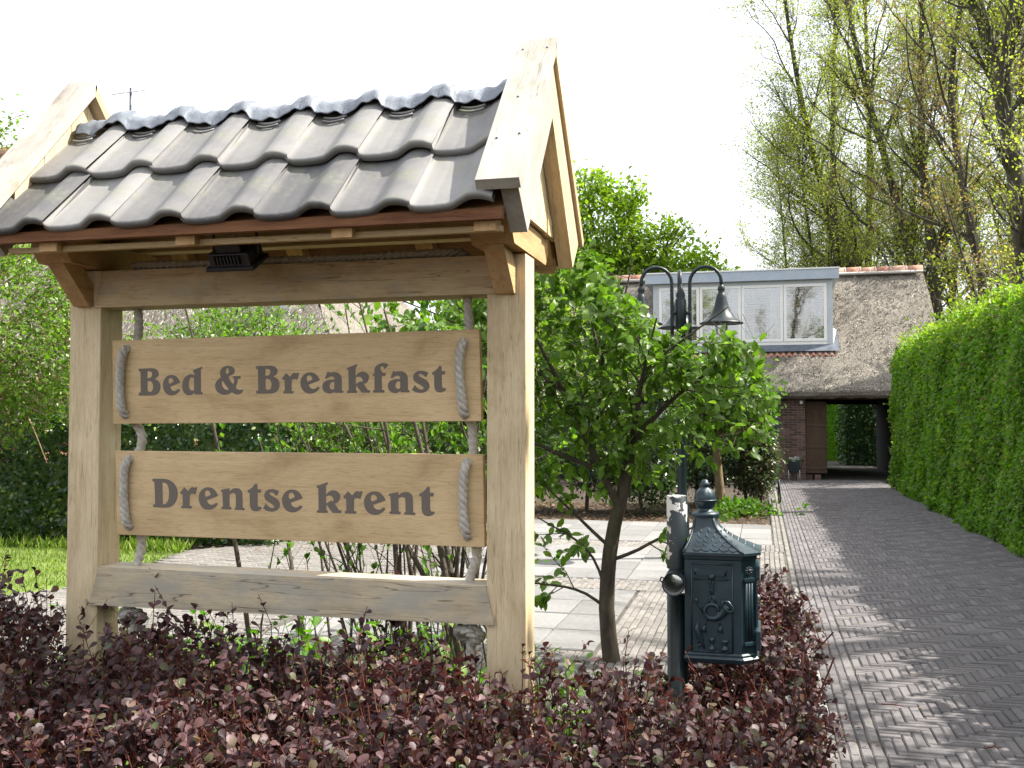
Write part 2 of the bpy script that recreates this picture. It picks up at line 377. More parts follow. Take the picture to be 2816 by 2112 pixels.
M['wall_brick'] = plain('wall_brick', [(.25, (.065, .035, .028)), (.5, (.11, .058, .045)), (.8, (.16, .09, .068))], 14, .85, .4, .004, rnd=.6)
M['teal'] = plain('teal_boarding', [(.3, (.028, .042, .046)), (.7, (.04, .058, .062))], 6, .6, .1)
M['door'] = wood('dark_door', (0, R(90), 0), (.045, .028, .018), (.085, .055, .036))
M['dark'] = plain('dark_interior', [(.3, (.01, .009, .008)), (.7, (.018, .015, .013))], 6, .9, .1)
M['white'] = plain('white_paint', [(.3, (.70, .70, .68)), (.7, (.80, .80, .78))], 4, .5, .05)
M['cream'] = plain('cream_paint', [(.3, (.74, .73, .69)), (.7, (.82, .81, .77))], 4, .5, .05)
M['bluegrey'] = plain('blue_grey_paint', [(.3, (.33, .385, .45)), (.7, (.40, .45, .51))], 3, .45, .05)
M['pane_grey'] = plain('pale_grey_paint', [(.3, (.42, .45, .47)), (.7, (.50, .53, .55))], 3, .5, .05)
M['slate'] = plain('lead_apron', [(.3, (.07, .085, .11)), (.7, (.12, .14, .17))], 5, .5, .3, .006)
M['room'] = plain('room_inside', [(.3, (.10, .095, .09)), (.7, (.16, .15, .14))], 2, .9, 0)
def glass_mat():
    m, nt, b = newmat('window_glass'); nt.nodes.remove(b)
    gl = nd(nt, 'ShaderNodeBsdfGlossy'); gl.inputs['Roughness'].default_value = .02
    tr = nd(nt, 'ShaderNodeBsdfTransparent'); fr = nd(nt, 'ShaderNodeFresnel'); fr.inputs[0].default_value = 1.52
    k = math_n(nt, 'ADD', fr.outputs[0], .22, True); ms = nd(nt, 'ShaderNodeMixShader')
    nt.links.new(k, ms.inputs[0]); nt.links.new(tr.outputs[0], ms.inputs[1]); nt.links.new(gl.outputs[0], ms.inputs[2])
    bn = nd(nt, 'ShaderNodeBump'); bn.inputs['Strength'].default_value = .04; bn.inputs['Distance'].default_value = .02
    nt.links.new(noise(nt, coords(nt), 2.2, 2), bn.inputs['Height']); nt.links.new(bn.outputs[0], gl.inputs['Normal'])
    nt.links.new(ms.outputs[0], nt.nodes['Material Output'].inputs[0]); return m
M['glass'] = glass_mat()
def bark(name, stops, sc=12, moss=0.0):
    m, nt, b = newmat(name); vec = coords(nt, (1, 1, .35)); f = noise(nt, vec, sc, 6, .7)
    c = ramp(nt, f, stops)
    if moss:
        mm = ramp(nt, noise(nt, coords(nt), 2.5, 5, .7), [(.45, (0, 0, 0)), (.65, (1, 1, 1))]); c = mix(nt, c, (.07, .075, .02), math_n(nt, 'MULTIPLY', mm, moss))
    nt.links.new(c, b.inputs['Base Color']); b.inputs['Roughness'].default_value = .9; b.inputs['Specular IOR Level'].default_value = .2
    bump(nt, b, noise(nt, vec, sc * 2, 6, .7), .8, .012); return m
M['bark'] = bark('bark', [(.3, (.035, .028, .022)), (.5, (.075, .06, .046)), (.7, (.12, .10, .08))], 14, .5)
M['bark_wood'] = bark('woodland_bark', [(.3, (.028, .025, .02)), (.5, (.055, .05, .04)), (.7, (.09, .08, .065))], 5, .5)
M['bark_tan'] = bark('tan_bark', [(.3, (.14, .10, .055)), (.5, (.22, .165, .09)), (.7, (.30, .235, .14))], 10)
M['stem'] = bark('stem_bark', [(.3, (.05, .04, .03)), (.7, (.13, .105, .08))], 30)
M['stem_red'] = bark('berberis_twig', [(.3, (.09, .025, .02)), (.7, (.20, .07, .05))], 30)
M['twig'] = plain('woodland_twig', [(.3, (.15, .14, .09)), (.7, (.27, .25, .17))], 3, .85, 0, spec=.2)
M['l_tree'] = leafmat('serviceberry_leaf', [(0, (.085, .155, .02)), (.6, (.135, .24, .033)), (.9, (.18, .30, .045)), (1, (.26, .38, .065))], .5, .38, .42, tint=(1.05, 1.25, .35), hsv=.3)
M['l_hedge'] = leafmat('hornbeam_leaf', [(0, (.085, .185, .016)), (.5, (.14, .28, .026)), (.85, (.21, .36, .035)), (1, (.28, .42, .05))], .55, .45, .35, hsv=.5)
M['l_berb'] = leafmat('berberis_leaf', [(0, (.022, .012, .013)), (.30, (.048, .022, .025)), (.62, (.090, .043, .047)), (.80, (.135, .070, .071)), (.87, (.125, .092, .055)), (.93, (.05, .085, .028)), (1, (.17, .085, .06))], .24, .5, .4, tint=(1.5, .85, .65))
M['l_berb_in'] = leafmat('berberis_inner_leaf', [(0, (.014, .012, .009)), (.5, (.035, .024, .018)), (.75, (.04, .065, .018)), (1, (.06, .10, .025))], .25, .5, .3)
M['l_dark'] = leafmat('laurel_leaf', [(0, (.014, .040, .010)), (.6, (.026, .070, .015)), (.85, (.05, .12, .02)), (1, (.20, .25, .04))], .22, .28, .6)
M['l_left'] = leafmat('left_tree_leaf', [(0, (.085, .16, .018)), (.6, (.15, .265, .032)), (1, (.23, .35, .045))], .5, .33, .5, hsv=.4)
M['l_maple'] = leafmat('maple_leaf', [(0, (.13, .23, .02)), (.6, (.21, .33, .035)), (1, (.32, .43, .06))], .6, .42, .4, tint=(1.15, 1.25, .3))
M['l_bright'] = leafmat('young_leaf', [(0, (.07, .17, .02)), (.6, (.12, .25, .03)), (1, (.22, .33, .05))], .45, .42, .4)
M['l_wood'] = leafmat('budding_leaf', [(0, (.26, .33, .045)), (.6, (.38, .44, .075)), (1, (.50, .53, .12))], .58, .5, .3, tint=(1.1, 1.2, .5))
M['l_wood_red'] = leafmat('red_bud', [(0, (.30, .19, .09)), (.4, (.34, .27, .11)), (1, (.33, .36, .09))], .5, .5, .3, tint=(1.2, 1.1, .6))
M['l_top'] = leafmat('sunlit_young_hornbeam_leaf', [(0, (.14, .25, .02)), (.6, (.22, .34, .03)), (1, (.32, .42, .05))], .5, .45, .35, tint=(1.15, 1.2, .3))  # yellower leaf tone paints the sun on the hedge top
M['l_mid'] = leafmat('shrub_leaf', [(0, (.025, .06, .012)), (.6, (.045, .10, .018)), (1, (.09, .16, .03))], .3, .38, .45)
M['l_var'] = leafmat('mottled_shrub_leaf', [(0, (.03, .055, .015)), (.55, (.06, .10, .03)), (.8, (.20, .21, .12)), (.95, (.14, .045, .03)), (1, (.3, .28, .2))], .25, .36, .5)
M['litter'] = leafmat('dry_leaf', [(0, (.09, .05, .025)), (.6, (.17, .10, .05)), (1, (.26, .19, .11))], .15, .7, .2, tint=(1.1, .9, .6))
M['petal'] = leafmat('white_petal', [(0, (.65, .65, .68)), (1, (.80, .80, .80))], .3, .6, .3, tint=(1, 1, 1))
M['pink'] = leafmat('pink_blossom', [(0, (.30, .12, .10)), (1, (.45, .24, .20))], .3, .6, .3, tint=(1, .8, .7))
M['antenna'] = plain('aluminium', [(.3, (.35, .36, .38)), (.7, (.45, .46, .48))], 5, .4, 0, metal=.6)

# ------------------------------------------------------------------ the setting: ground, drive, paving, lawn
def sheet(name, pts, z, mat, kind='structure'):
    mb = MB(); mb.add([(x, y, z) for x, y in pts], [tuple(range(len(pts)))])
    return mb.build(name, mat, kind=kind)
sheet('ground', [(-160, -40), (160, -40), (160, 300), (-160, 300)], -.034, M['soil'])
drive = sheet('driveway', [(.33, -6), (2.95, -6), (2.95, 26.05), (.33, 26.05)], -.012, M['sand'])
paving = sheet('brick_paving', [(.33, 4.9), (.33, 26.02), (.14, 26.02), (.14, 15.1), (-3.6, 15.1), (-4.2, 14.0), (-5.6, 12.0), (-6.6, 10.6), (-6.2, 9.0), (-6.15, 8.0), (-6.5, 7.2), (-7.6, 6.4), (-7.6, 5.2), (-2.6, 5.2), (-1.1, 5.2)], -.016, M['sand2'])
lawn = sheet('lawn', [(-20, 3), (-8.2, 5.2), (-7.7, 6.5), (-6.6, 7.25), (-6.22, 8.0), (-6.25, 9.0), (-6.62, 10.55), (-7.2, 10.9), (-9, 10.4), (-20, 9.6)], -.022, M['grass_sheet'])
tag(sheet('passage_floor', [(1.1, 26.06), (3.5, 26.06), (3.5, 34), (8, 60), (-2, 60), (1.1, 34)], -.014, M['sand']))
terrace = sheet('slab_terrace', [(-3.6, 6.60), (-1.09, 6.60), (-1.09, 9.6), (-.47, 9.6), (-.47, 12.6), (.13, 12.6), (.13, 15.0), (-3.6, 15.0)], -.008, M['sand2'])

def brick_proto(name, L, W, mat, ch=.006, var=0):
    rr = random.Random(var); hx, hy = L / 2, W / 2; j = lambda a: a + rr.uniform(-.0018, .0018)
    b = [(-hx, -hy), (hx, -hy), (hx, hy), (-hx, hy)]; c = ch * rr.uniform(.8, 1.6)
    vs = [(j(x), j(y), -.03) for x, y in b] + [(j(x), j(y), -c) for x, y in b] + [(x * (1 - c / hx), y * (1 - c / hy), rr.uniform(-.0008, .0008)) for x, y in b]
    fs = [(i, (i + 1) % 4, 4 + (i + 1) % 4, 4 + i) for i in range(4)] + [(4 + i, 4 + (i + 1) % 4, 8 + (i + 1) % 4, 8 + i) for i in range(4)] + [(8, 9, 10, 11)]
    return vs, fs
def lay(parent, items, L, W, mat, name='paving_brick', nparts=300, dz=.003):
    """items: (x, y, angle, z). The ones that show largest are parts, the rest one mass"""
    protos = [brick_proto(name, L, W, mat, var=k) for k in range(6)]
    meshes = []
    for vs, fs in protos:
        me = bpy.data.meshes.new(name); me.from_pydata(vs, [], fs); me.materials.append(mat); meshes.append(me)
    items = [tuple(i) if len(i) == 5 else tuple(i) + (1.0,) for i in items]
    P = np.array([(x, y, 0) for x, y, a, z, sx in items]); u, v, w = frame_uv(P)
    sc = np.where((np.abs(u) < .52) & (np.abs(v) < .39), w, 1e9); order = np.argsort(sc)
    vis = set(int(i) for i in order[:nparts] if sc[i] < 1e8); mb = MB()
    for i, (x, y, a, z, sx) in enumerate(items):
        k = random.randrange(6); ca, sa = math.cos(a), math.sin(a)
        rx, ry = random.gauss(0, .006), random.gauss(0, .006); h = z + random.uniform(-dz, dz) - (.004 * math.exp(-((x - 1.05) / .22) ** 2) + .004 * math.exp(-((x - 2.25) / .22) ** 2) + .0015 * math.sin(y * 1.7 + x * 2) * (x > .35)) * (L < .3 and x > .33)
        if i in vis:
            o = bpy.data.objects.new(name, meshes[k]); o.location = (x, y, h); o.rotation_euler = (rx, ry, a); o.scale = (sx, 1, 1); link(o, parent)
        else:
            mb.add([(x + p[0] * sx * ca - p[1] * sa, y + p[0] * sx * sa + p[1] * ca, h + p[2] + p[1] * rx - p[0] * ry) for p in protos[k][0]], protos[k][1])
    if mb.v: mb.build(name + '_field', mat, parent, kind='stuff')
items = []
CW = .0525                                            # waal format bricks on edge, laid in herringbone
for i in range(-3, 45):
    for j in range(-6, 440):
        k = (i - j) % 8; x = .55 + i * CW; y = 3.2 + j * CW
        if k == 0:
            a_, b_ = max(0, i), min(44, i + 4)
            if b_ - a_ >= 1: items.append((.55 + (a_ + b_) / 2 * CW, y + CW / 2, 0, 0, (b_ - a_) / 4))
        elif k == 7 and 0 <= i < 44: items.append((x + CW / 2, y + 2 * CW, math.pi / 2, 0))
for j in range(-3, 110):
    for i in range(4): items.append((.36 + i * CW, 3.0 + j * .21 + (i % 2) * .105, math.pi / 2, 0))
lay(drive, items, .205, .0485, M['drive_brick'])
def in_poly(x, y, poly):
    c = False; n = len(poly)
    for i in range(n):
        (x0, y0), (x1, y1) = poly[i], poly[(i + 1) % n]
        if (y0 > y) != (y1 > y) and x < (x1 - x0) * (y - y0) / (y1 - y0) + x0: c = not c
    return c
path_poly = [(-7.5, 5.3), (-6.5, 7.3), (-6.15, 8.0), (-6.2, 9.0), (-6.55, 10.5), (-5.6, 11.9), (-4.2, 13.9), (-3.62, 14.9), (-3.62, 5.3)]
items = []
for j in range(184):                                 # path beside the lawn, courses across
    for i in range(24):
        x = -8.0 + i * .21 + (j % 2) * .105; y = 5.3 + j * CW
        if in_poly(x, y, path_poly): items.append((x, y, 0, 0))
def strip(x0, x1, y0, y1):
    """columns of bricks with their long side along y, half bricks at the ends"""
    n = int((x1 - x0) / CW + .01); ox = (x1 - x0 - n * CW) / 2 + x0
    for i in range(n):
        x = ox + CW * (i + .5); y = y0 - (i % 2) * .105
        while y < y1 - .02:
            a_, b_ = max(y, y0), min(y + .21, y1)
            if b_ - a_ > .03: items.append((x, (a_ + b_) / 2, math.pi / 2, 0, (b_ - a_) / .21))
            y += .21
strip(-3.58, -1.1, 5.3, 6.60); strip(-1.08, .26, 5.0, 9.05); strip(-3.58, .26, 9.05, 9.6); strip(-.46, .26, 9.6, 12.0)
strip(-3.58, .26, 12.0, 12.6); strip(.14, .26, 12.6, 20); strip(.26, .33, 7.0, 26)
lay(paving, items, .205, .0485, M['path_brick'])
slabs = []
for (x1, y0, nc) in ((-1.09, 6.63, 6), (-.47, 9.62, 7), (.13, 12.62, 9)):
    for c in range(nc):
        for r in range(4): slabs.append((x1 - .2 - c * .4, y0 + .3 + r * .595, math.pi / 2, .004))
lay(terrace, slabs, .588, .393, M['slab'], 'paving_slab', 300, .003)
kerb = []
for j in range(4): kerb.append((.30, 3.5 + j * .985, math.pi / 2, .035))
kr = empty('kerb', (0, 0, 0)); kr['kind'] = 'structure'
lay(kr, kerb, .975, .062, M['kerb'], 'kerb_stone', 20, .004)

# lawn blades
n = 26000; P = np.c_[RNG.uniform(-12, -6.1, n), RNG.uniform(5.5, 11, n), np.full(n, -.022)]
lp = [(-12, 4.4), (-8.2, 5.2), (-7.7, 6.5), (-6.6, 7.25), (-6.2, 8.0), (-6.22, 9.0), (-6.55, 10.6), (-7.2, 10.9), (-9, 10.4), (-12, 10.1)]
P = P[[in_poly(p[0], p[1], lp) for p in P]]; n = len(P)
D = nrm(np.c_[RNG.normal(0, .45, n), RNG.normal(0, .45, n), np.ones(n)]); hgt = RNG.uniform(.03, .075, n)
hgt = np.where(P[:, 1] > 10.2, hgt * 2.6, hgt)
gr = np_obj('grass', leaf_mesh('grass', P, D, rand_dir(n), hgt, (LEAF4[0] * np.array([.22, 1, 1]), LEAF4[1]), M['grass']), kind='stuff')
tag(gr, 'short sunlit grass blades of the lawn', 'grass')
# dry leaves and twigs on soil and drive
n = 3500; P = np.c_[RNG.uniform(-5, .1, n), RNG.uniform(15.1, 18.5, n), RNG.uniform(-.03, -.005, n)]
n2 = 500; P2 = np.c_[RNG.uniform(-7.5, -4.0, n2), RNG.uniform(10.7, 13.5, n2), np.full(n2, .004)]
n3 = 160; P3 = np.c_[np.concatenate([RNG.uniform(2.2, 2.85, 60), .36 + np.abs(RNG.normal(0, .25, 100))]), np.concatenate([RNG.uniform(8, 22, 60), RNG.uniform(3.5, 9, 100)]), np.full(n3, .006)]
P = np.concatenate([P, P2, P3]); n = len(P)
lit = np_obj('fallen_leaves', leaf_mesh('fallen_leaves', P, nrm(np.c_[RNG.normal(size=(n, 2)), RNG.normal(0, .15, n)]), nrm(np.c_[RNG.normal(0, .4, (n, 2)), np.ones(n)]), np.concatenate([RNG.uniform(.03, .07, len(P) - n3), RNG.uniform(.012, .03, n3)]), LEAF4, M['litter']), kind='stuff')
tag(lit, 'scattered dry brown leaves on bed and paving', 'leaves')
for k, (x, y, a, L) in enumerate(((.72, 4.72, -.5, .22), (.62, 5.75, -.25, .13), (1.0, 5.1, .3, .10))):
    mb = MB(); c, s = math.cos(a), math.sin(a)
    mb.tube([(x, y, .008), (x + L * .5 * c, y + L * .5 * s + .012, .012), (x + L * c, y + L * s, .008)], [.004, .003, .0015], 5)
    mb.tube([(x + L * .5 * c, y + L * .5 * s + .012, .012), (x + L * .7 * c, y + L * .7 * s + .05, .01)], [.0025, .001], 4)
    mb.build('twig', M['stem_red'], label=['longest fallen reddish twig near the kerb', 'short dry twig lying beside the kerb', 'small dry twig out on the dark bricks'][k], cat='twig', group='twigs on the drive')

# ------------------------------------------------------------------ the house at the end of the drive
house = empty('thatched_house', (0, 26.1, 0), 'thatched brick house with long grey dormer and covered passage at the end of the drive', 'house')
def zr(y): return 2.30 + (y - 25.65) * .862
HX0, HX1, YR = -9.0, 4.42, 29.5
# thatched roof: thick outer skin with a rolled lower edge, both slopes
def thatch_roof(parent, x0, x1, ye, ze, yr, zrdg, name='roof', nx=90, hip=0):
    mb = MB(); rr = random.Random(3); ny = 26; prof = []
    for k in range(ny + 1):
        t = k / ny; prof.append((ye + (yr - ye) * t, ze + (zrdg - ze) * t + .05 * math.sin(math.pi * t)))
    prof = [(ye + .42, ze - .22), (ye + .12, ze - .26), (ye - .01, ze - .20), (ye - .05, ze - .10)] + prof
    back = [(2 * yr - y, z) for y, z in prof[::-1]][1:]
    full = prof + back; m = len(full); vs = []; fs = []
    for i in range(nx + 1):
        x = x0 + (x1 - x0) * i / nx
        for (y, z) in full: vs.append((x + rr.uniform(-.02, .02), y + rr.uniform(-.012, .012), z + rr.uniform(-.018, .018)))
    for i in range(nx):
        for j in range(m - 1): fs.append((i * m + j, (i + 1) * m + j, (i + 1) * m + j + 1, i * m + j + 1))
    fs.append(tuple(range(m))); fs.append(tuple(nx * m + j for j in range(m))[::-1])
    mb.add(vs, fs); return mb.build(name, M['thatch'], parent)
hroof = thatch_roof(house, HX0, HX1, 25.65, 2.30, YR, zr(YR))
# loose reed ends over the visible slope
n = 70000; y = RNG.uniform(25.6, 29.4, n); x = RNG.uniform(-7, HX1, n); t = (y - 25.65) / (YR - 25.65)
P = np.c_[x, y, 2.30 + (y - 25.65) * .862 + .05 * np.sin(np.pi * np.clip(t, 0, 1)) - .012]
sl = nrm(np.array([[0, -.757, -.653]])); D = nrm(np.repeat(sl, n, 0) + RNG.normal(0, .45, (n, 3)) + np.array([0, -.35, .45]) * RNG.uniform(0, 1, (n, 1)))
stv = (np.array([(-.5, 0, 0), (.5, 0, 0), (0, 1, 0)]), np.array([(0, 1, 2)]))
me = leaf_mesh('reeds', P, D, nrm(RNG.normal(0, .35, (n, 3)) + np.array([0, -.653, .757])), RNG.uniform(.045, .10, n), (stv[0] * np.array([.22, 1, 1]), stv[1]), M['straw'], (0, 26.1, 0))
np_obj('reed', me, hroof, kind='stuff')
# ridge tiles
rt = MB(); seg = 10; L = .40
for k in range(2):
    x = -.5 * L + k * L; rad = .17 if k == 0 else .185
    rt.add([(x, -math.cos(math.pi * s / seg) * rad, math.sin(math.pi * s / seg) * rad) for s in range(seg + 1)] + [(x, -math.cos(math.pi * s / seg) * (rad - .02), math.sin(math.pi * s / seg) * (rad - .02)) for s in range(seg + 1)], [])
nn = seg + 1
rt.f = []; rt.sm = []
for s in range(seg):
    rt.f += [(s, s + 1, 2 * nn + s + 1, 2 * nn + s), (nn + s, 3 * nn + s, 3 * nn + s + 1, nn + s + 1), (s, nn + s, nn + s + 1, s + 1), (2 * nn + s, 2 * nn + s + 1, 3 * nn + s + 1, 3 * nn + s)]
    rt.sm += [True, True, False, False]
rtm = rt.mesh('ridge_tile'); rtm.materials.append(M['clay'])
zrid = zr(YR)
for k in range(33):
    x = HX1 - .22 - k * .405
    if x < HX0: break
    o = bpy.data.objects.new('ridge_tile', rtm); o.location = (x, YR - 26.1, zrid + .01 + random.uniform(-.008, .008)); o.rotation_euler = (random.uniform(-.02, .02), random.uniform(-.015, .015), 0); link(o, hroof)
    mbm = MB().tube([(x - .235, YR + dy, zrid + .01 + dz) for dy, dz in [(-math.cos(math.pi * s / 8) * .185, math.sin(math.pi * s / 8) * .185) for s in range(9)]], .016, 5)
    mbm.build('mortar_joint', M['mortar'], hroof)
mb = MB()
for s in (-1, 1): mb.tube([(HX0, YR + s * .19, zrid - .02), (-2, YR + s * .195, zrid - .005), (HX1 - .02, YR + s * .19, zrid - .015)], .045, 6)
mb.build('ridge_mortar', M['mortar'], hroof)
# walls: brick pier beside the passage, the rest of the facade, rear wall, passage
YF = 26.1
MB().box(.47, 1.097, YF + .012, YF + .30, -.03, 2.30).build('wall', M['mortar'], house)
bricks_w = .21; wall_b = []
bm = MB(); bm.box(-.1, .1, -.02, .05, -.025, .025)
def brick_mesh(L, H=.051):
    b = MB().obox((0, 0.02, 0), (1, 0, 0), (0, 1, 0), (0, 0, 1), L / 2, .03, H / 2, .003).mesh('brick'); b.materials.append(M['wall_brick']); return b
bfull, bhalf, brow, bq, b3 = brick_mesh(.208), brick_mesh(.099), brick_mesh(.052, .155), brick_mesh(.0705), brick_mesh(.181)
blen = {bfull: .208, bhalf: .099, bq: .0705, b3: .181}
zc = .028; row = 0
while zc < 2.12:
    if row == 6:
        xx = .475
        while xx < 1.07:
            o = bpy.data.objects.new('brick', brow); o.location = (xx + .027, YF - 26.1, zc + .052); link(o, house); xx += .0635
        zc += .166; row += 1; continue
    xx = .475 + (0 if row % 2 else -.0)
    seq = [bhalf, bfull, bfull, bq] if row % 2 else [bfull, bfull, b3]
    for b in seq:
        L = blen[b]
        if xx + L > 1.105: break
        o = bpy.data.objects.new('brick', b); o.location = (xx + L / 2, YF - 26.1 + random.uniform(-.002, .002), zc); link(o, house); xx += L + .0115
    zc += .0625; row += 1
mb = MB().box(-8.8, .27, YF + .02, YF + .28, -.03, 2.35); mb.build('facade', M['teal'], house)
for k in range(2): MB().box(.275 + k * .1, .368 + k * .1, YF - .01, YF + .2, -.03, 2.3, .004).build('corner_board', M['teal'], house)
# ground-floor window left of the pier, mostly behind the shrubs
def window(parent, x0, x1, z0, z1, y, fr=.05, mat='white', blind=False, nm='window'):
    w = MB()
    w.box(x0, x1, y - .05, y + .02, z1 - fr, z1, .004); w.box(x0, x1, y - .05, y + .02, z0, z0 + fr, .004)
    w.box(x0, x0 + fr, y - .05, y + .02, z0 + fr, z1 - fr, .004); w.box(x1 - fr, x1, y - .05, y + .02, z0 + fr, z1 - fr, .004)
    o = w.build(nm, M[mat], parent)
    MB().box(x0 + fr, x1 - fr, y - .018, y - .012, z0 + fr, z1 - fr).build('pane', M['glass'], o)
    if blind:
        b = MB(); nz = int((z1 - z0 - 2 * fr) / .07)
        for k in range(nz):
            zz = z1 - fr - .03 - k * .07
            b.obox(((x0 + x1) / 2, y + .085, zz), (1, 0, 0), (0, math.cos(.6), -math.sin(.6)), (0, math.sin(.6), math.cos(.6)), (x1 - x0) / 2 - fr + .01, .024, .0012)
        for xs in (x0 + .3, x1 - .3): b.box(xs - .005, xs + .005, y + .055, y + .06, z0 + fr, z1 - fr)
        b.box(x0 + fr, x1 - fr, y + .05, y + .12, z1 - fr - .04, z1 - fr + .01)
        b.build('blind', M['white'], o, kind='stuff')
    return o
window(house, -1.1, .285, .86, 1.75, YF - .005)
window(house, -4.4, -1.5, .86, 1.75, YF - .005)
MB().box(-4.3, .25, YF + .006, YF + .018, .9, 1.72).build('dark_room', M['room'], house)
# door leaf, lintel, passage walls, ceiling, rear frame
dl = empty_door = MB().obox((1.36, YF + .10, 1.07), (.995, .10, 0), (-.10, .995, 0), (0, 0, 1), .255, .022, .90, .003)
door = dl.build('door', M['door'], house)
for zz in (.30, .84, 1.38, 1.84):
    MB().obox((1.355, YF + .072, zz), (.995, .10, 0), (-.10, .995, 0), (0, 0, 1), .252, .010, .035, .003).build('door_ledge', M['door'], door)
for xx in (1.2, 1.4): MB().box(xx - .09, xx + .06, YF + .06, YF + .25, -.01, .13, .01).build('step_block', M['wall_brick'], house)
MB().box(1.10, 4.3, YF + .05, YF + .30, 2.02, 2.34).build('lintel', M['door'], house)
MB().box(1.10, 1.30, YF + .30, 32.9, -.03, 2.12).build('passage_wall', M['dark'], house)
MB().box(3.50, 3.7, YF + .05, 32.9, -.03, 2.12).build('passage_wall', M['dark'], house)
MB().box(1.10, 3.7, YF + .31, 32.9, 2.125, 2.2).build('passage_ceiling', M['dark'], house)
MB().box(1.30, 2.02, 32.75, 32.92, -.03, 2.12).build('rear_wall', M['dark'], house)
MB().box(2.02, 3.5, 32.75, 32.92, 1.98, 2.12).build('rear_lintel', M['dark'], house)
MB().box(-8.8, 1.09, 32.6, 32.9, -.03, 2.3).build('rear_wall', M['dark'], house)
MB().box(3.71, 4.2, YF + .1, 32.9, -.03, 2.3).build('side_wall', M['wall_brick'], house)
# dormer
YD = 26.9
dm = MB().box(-2.78, -2.62, YD - .02, 29.2, 3.3, 5.14); dm.box(1.69, 1.84, YD - .02, 29.2, 3.3, 5.14); dm.box(-2.62, 1.69, YD - .02, YD + .1, 5.045, 5.14)
dormer = dm.build('dormer', M['pane_grey'], house)
MB().box(-2.98, 1.99, YD - .17, 29.6, 5.145, 5.40, .006).build('fascia', M['bluegrey'], dormer)
MB().box(-3.0, 2.01, YD - .19, 29.6, 5.402, 5.44, .006).build('roof_trim', M['white'], dormer)
MB().box(-2.62, 1.69, YD - .03, YD + .12, 3.46, 3.545, .006).build('sill', M['cream'], dormer)
ap = MB(); ap.add([(-2.86, YD - .03, 3.46), (1.86, YD - .03, 3.46), (1.98, YD - .28, zr(YD - .28) + .14), (-2.98, YD - .28, zr(YD - .28) + .14)], [(0, 1, 2, 3)])
ap.add([(1.845, YD - .02, 3.46), (1.845, YD + .5, 3.95), (1.96, YD + .5, zr(YD + .5) + .07), (1.98, YD - .28, zr(YD - .28) + .14)], [(0, 1, 2, 3)])
ap.build('lead_apron', M['slate'], dormer)
for (a, b) in ((-2.62, -1.555), (-1.545, -.47), (-.46, .60), (.61, 1.69)):
    window(dormer, a, b, 3.547, 5.043, YD, .075, 'cream', True, 'window')
MB().box(-2.6, 1.67, 29.0, 29.05, 3.3, 5.1).build('room_back', M['room'], house)
MB().box(-2.6, 1.67, 27.0, 29.0, 3.30, 3.34).build('room_floor', M['room'], house)
for xx in (-1.9, -.75, .25, 1.1):
    cv = MB(); cv.add([(xx + .012 * math.sin(k * 2.2), 27.25 + .03 * math.cos(k * 2.2), z) for z in (3.36, 5.05) for k in range(1)], [])
    pts = [(xx + .03 * k, 27.28 + .025 * math.sin(k * 1.7)) for k in range(9)]
    cv = MB(); cv.add([(p[0], p[1], 3.36) for p in pts] + [(p[0] + .05, p[1], 5.05) for p in pts], [(k, k + 1, 10 + k, 9 + k) for k in range(8)], True)
    cv.build('curtain', M['white'], house)
# red pantiles below the dormer
pt = MB(); nsx = 8
for k in range(2):
    for s in range(nsx + 1):
        a = s / nsx; pt.v.append((a * .15, 0 if k == 0 else .30, (.028 * math.sin(a * 2 * math.pi) + .02) + (0 if k == 0 else .19)))
for s in range(nsx): pt.f.append((s, s + 1, nsx + 2 + s, nsx + 1 + s)); pt.sm.append(True)
base = len(pt.v); pt.v += [(p[0], p[1], p[2] - .018) for p in pt.v[:nsx + 1]]
for s in range(nsx): pt.f.append((base + s, base + s + 1, s + 1, s)); pt.sm.append(False)
ptm = pt.mesh('pantile'); ptm.materials.append(M['clay'])
for k in range(32):
    o = bpy.data.objects.new('pantile', ptm); o.location = (-2.9 + k * .15, 26.56 - 26.1, 3.13 + random.uniform(-.004, .004)); link(o, dormer)
# wall lamp on the pier, flower stand, garden chair
wl = empty('wall_lamp', (1.0, YF - .02, 1.93), 'small globe lamp on the brick pier under the thatch', 'lamp')
MB().lathe([(0.001, -.05), (.03, -.045), (.045, -.01), (.04, .03), (.02, .045), (.001, .048)], (1.0, YF - .09, 1.95), 12).build('globe', M['white'], wl)
MB().tube([(1.0, YF - .005, 2.0), (1.0, YF - .06, 2.02), (1.0, YF - .09, 2.0)], .012, 6).build('bracket', M['black'], wl)
fs_ = empty('flower_stand', (.80, 25.75, 0), 'dark planter on thin legs with white flowers against the brick pier', 'planter')
MB().lathe([(.10, .20), (.15, .24), (.175, .46), (.185, .47), (.165, .475), (.15, .44), (.001, .44)], (.80, 25.75, 0), 18).build('bowl', M['teal'], fs_)
for dx, dy in ((-.14, -.08), (.14, -.08), (-.1, .1), (.1, .1)): MB().tube([(.8 + dx, 25.75 + dy, 0), (.8 + dx * .95, 25.75 + dy, .27)], .009, 5).build('leg', M['cable'], fs_)
for dx, dz, dy in ((-.07, .53, -.06), (.03, .55, -.03), (.0, .49, -.12), (.09, .53, 0)):
    n = 26; D = rand_dir(n); D[:, 1] = -np.abs(D[:, 1])
    np_obj('flower', leaf_mesh('flower', np.repeat(np.array([[.8 + dx, 25.75 + dy, dz]]), n, 0), D, rand_dir(n), RNG.uniform(.05, .075, n), LEAF4, M['petal'], (.8, 25.75, 0)), fs_)
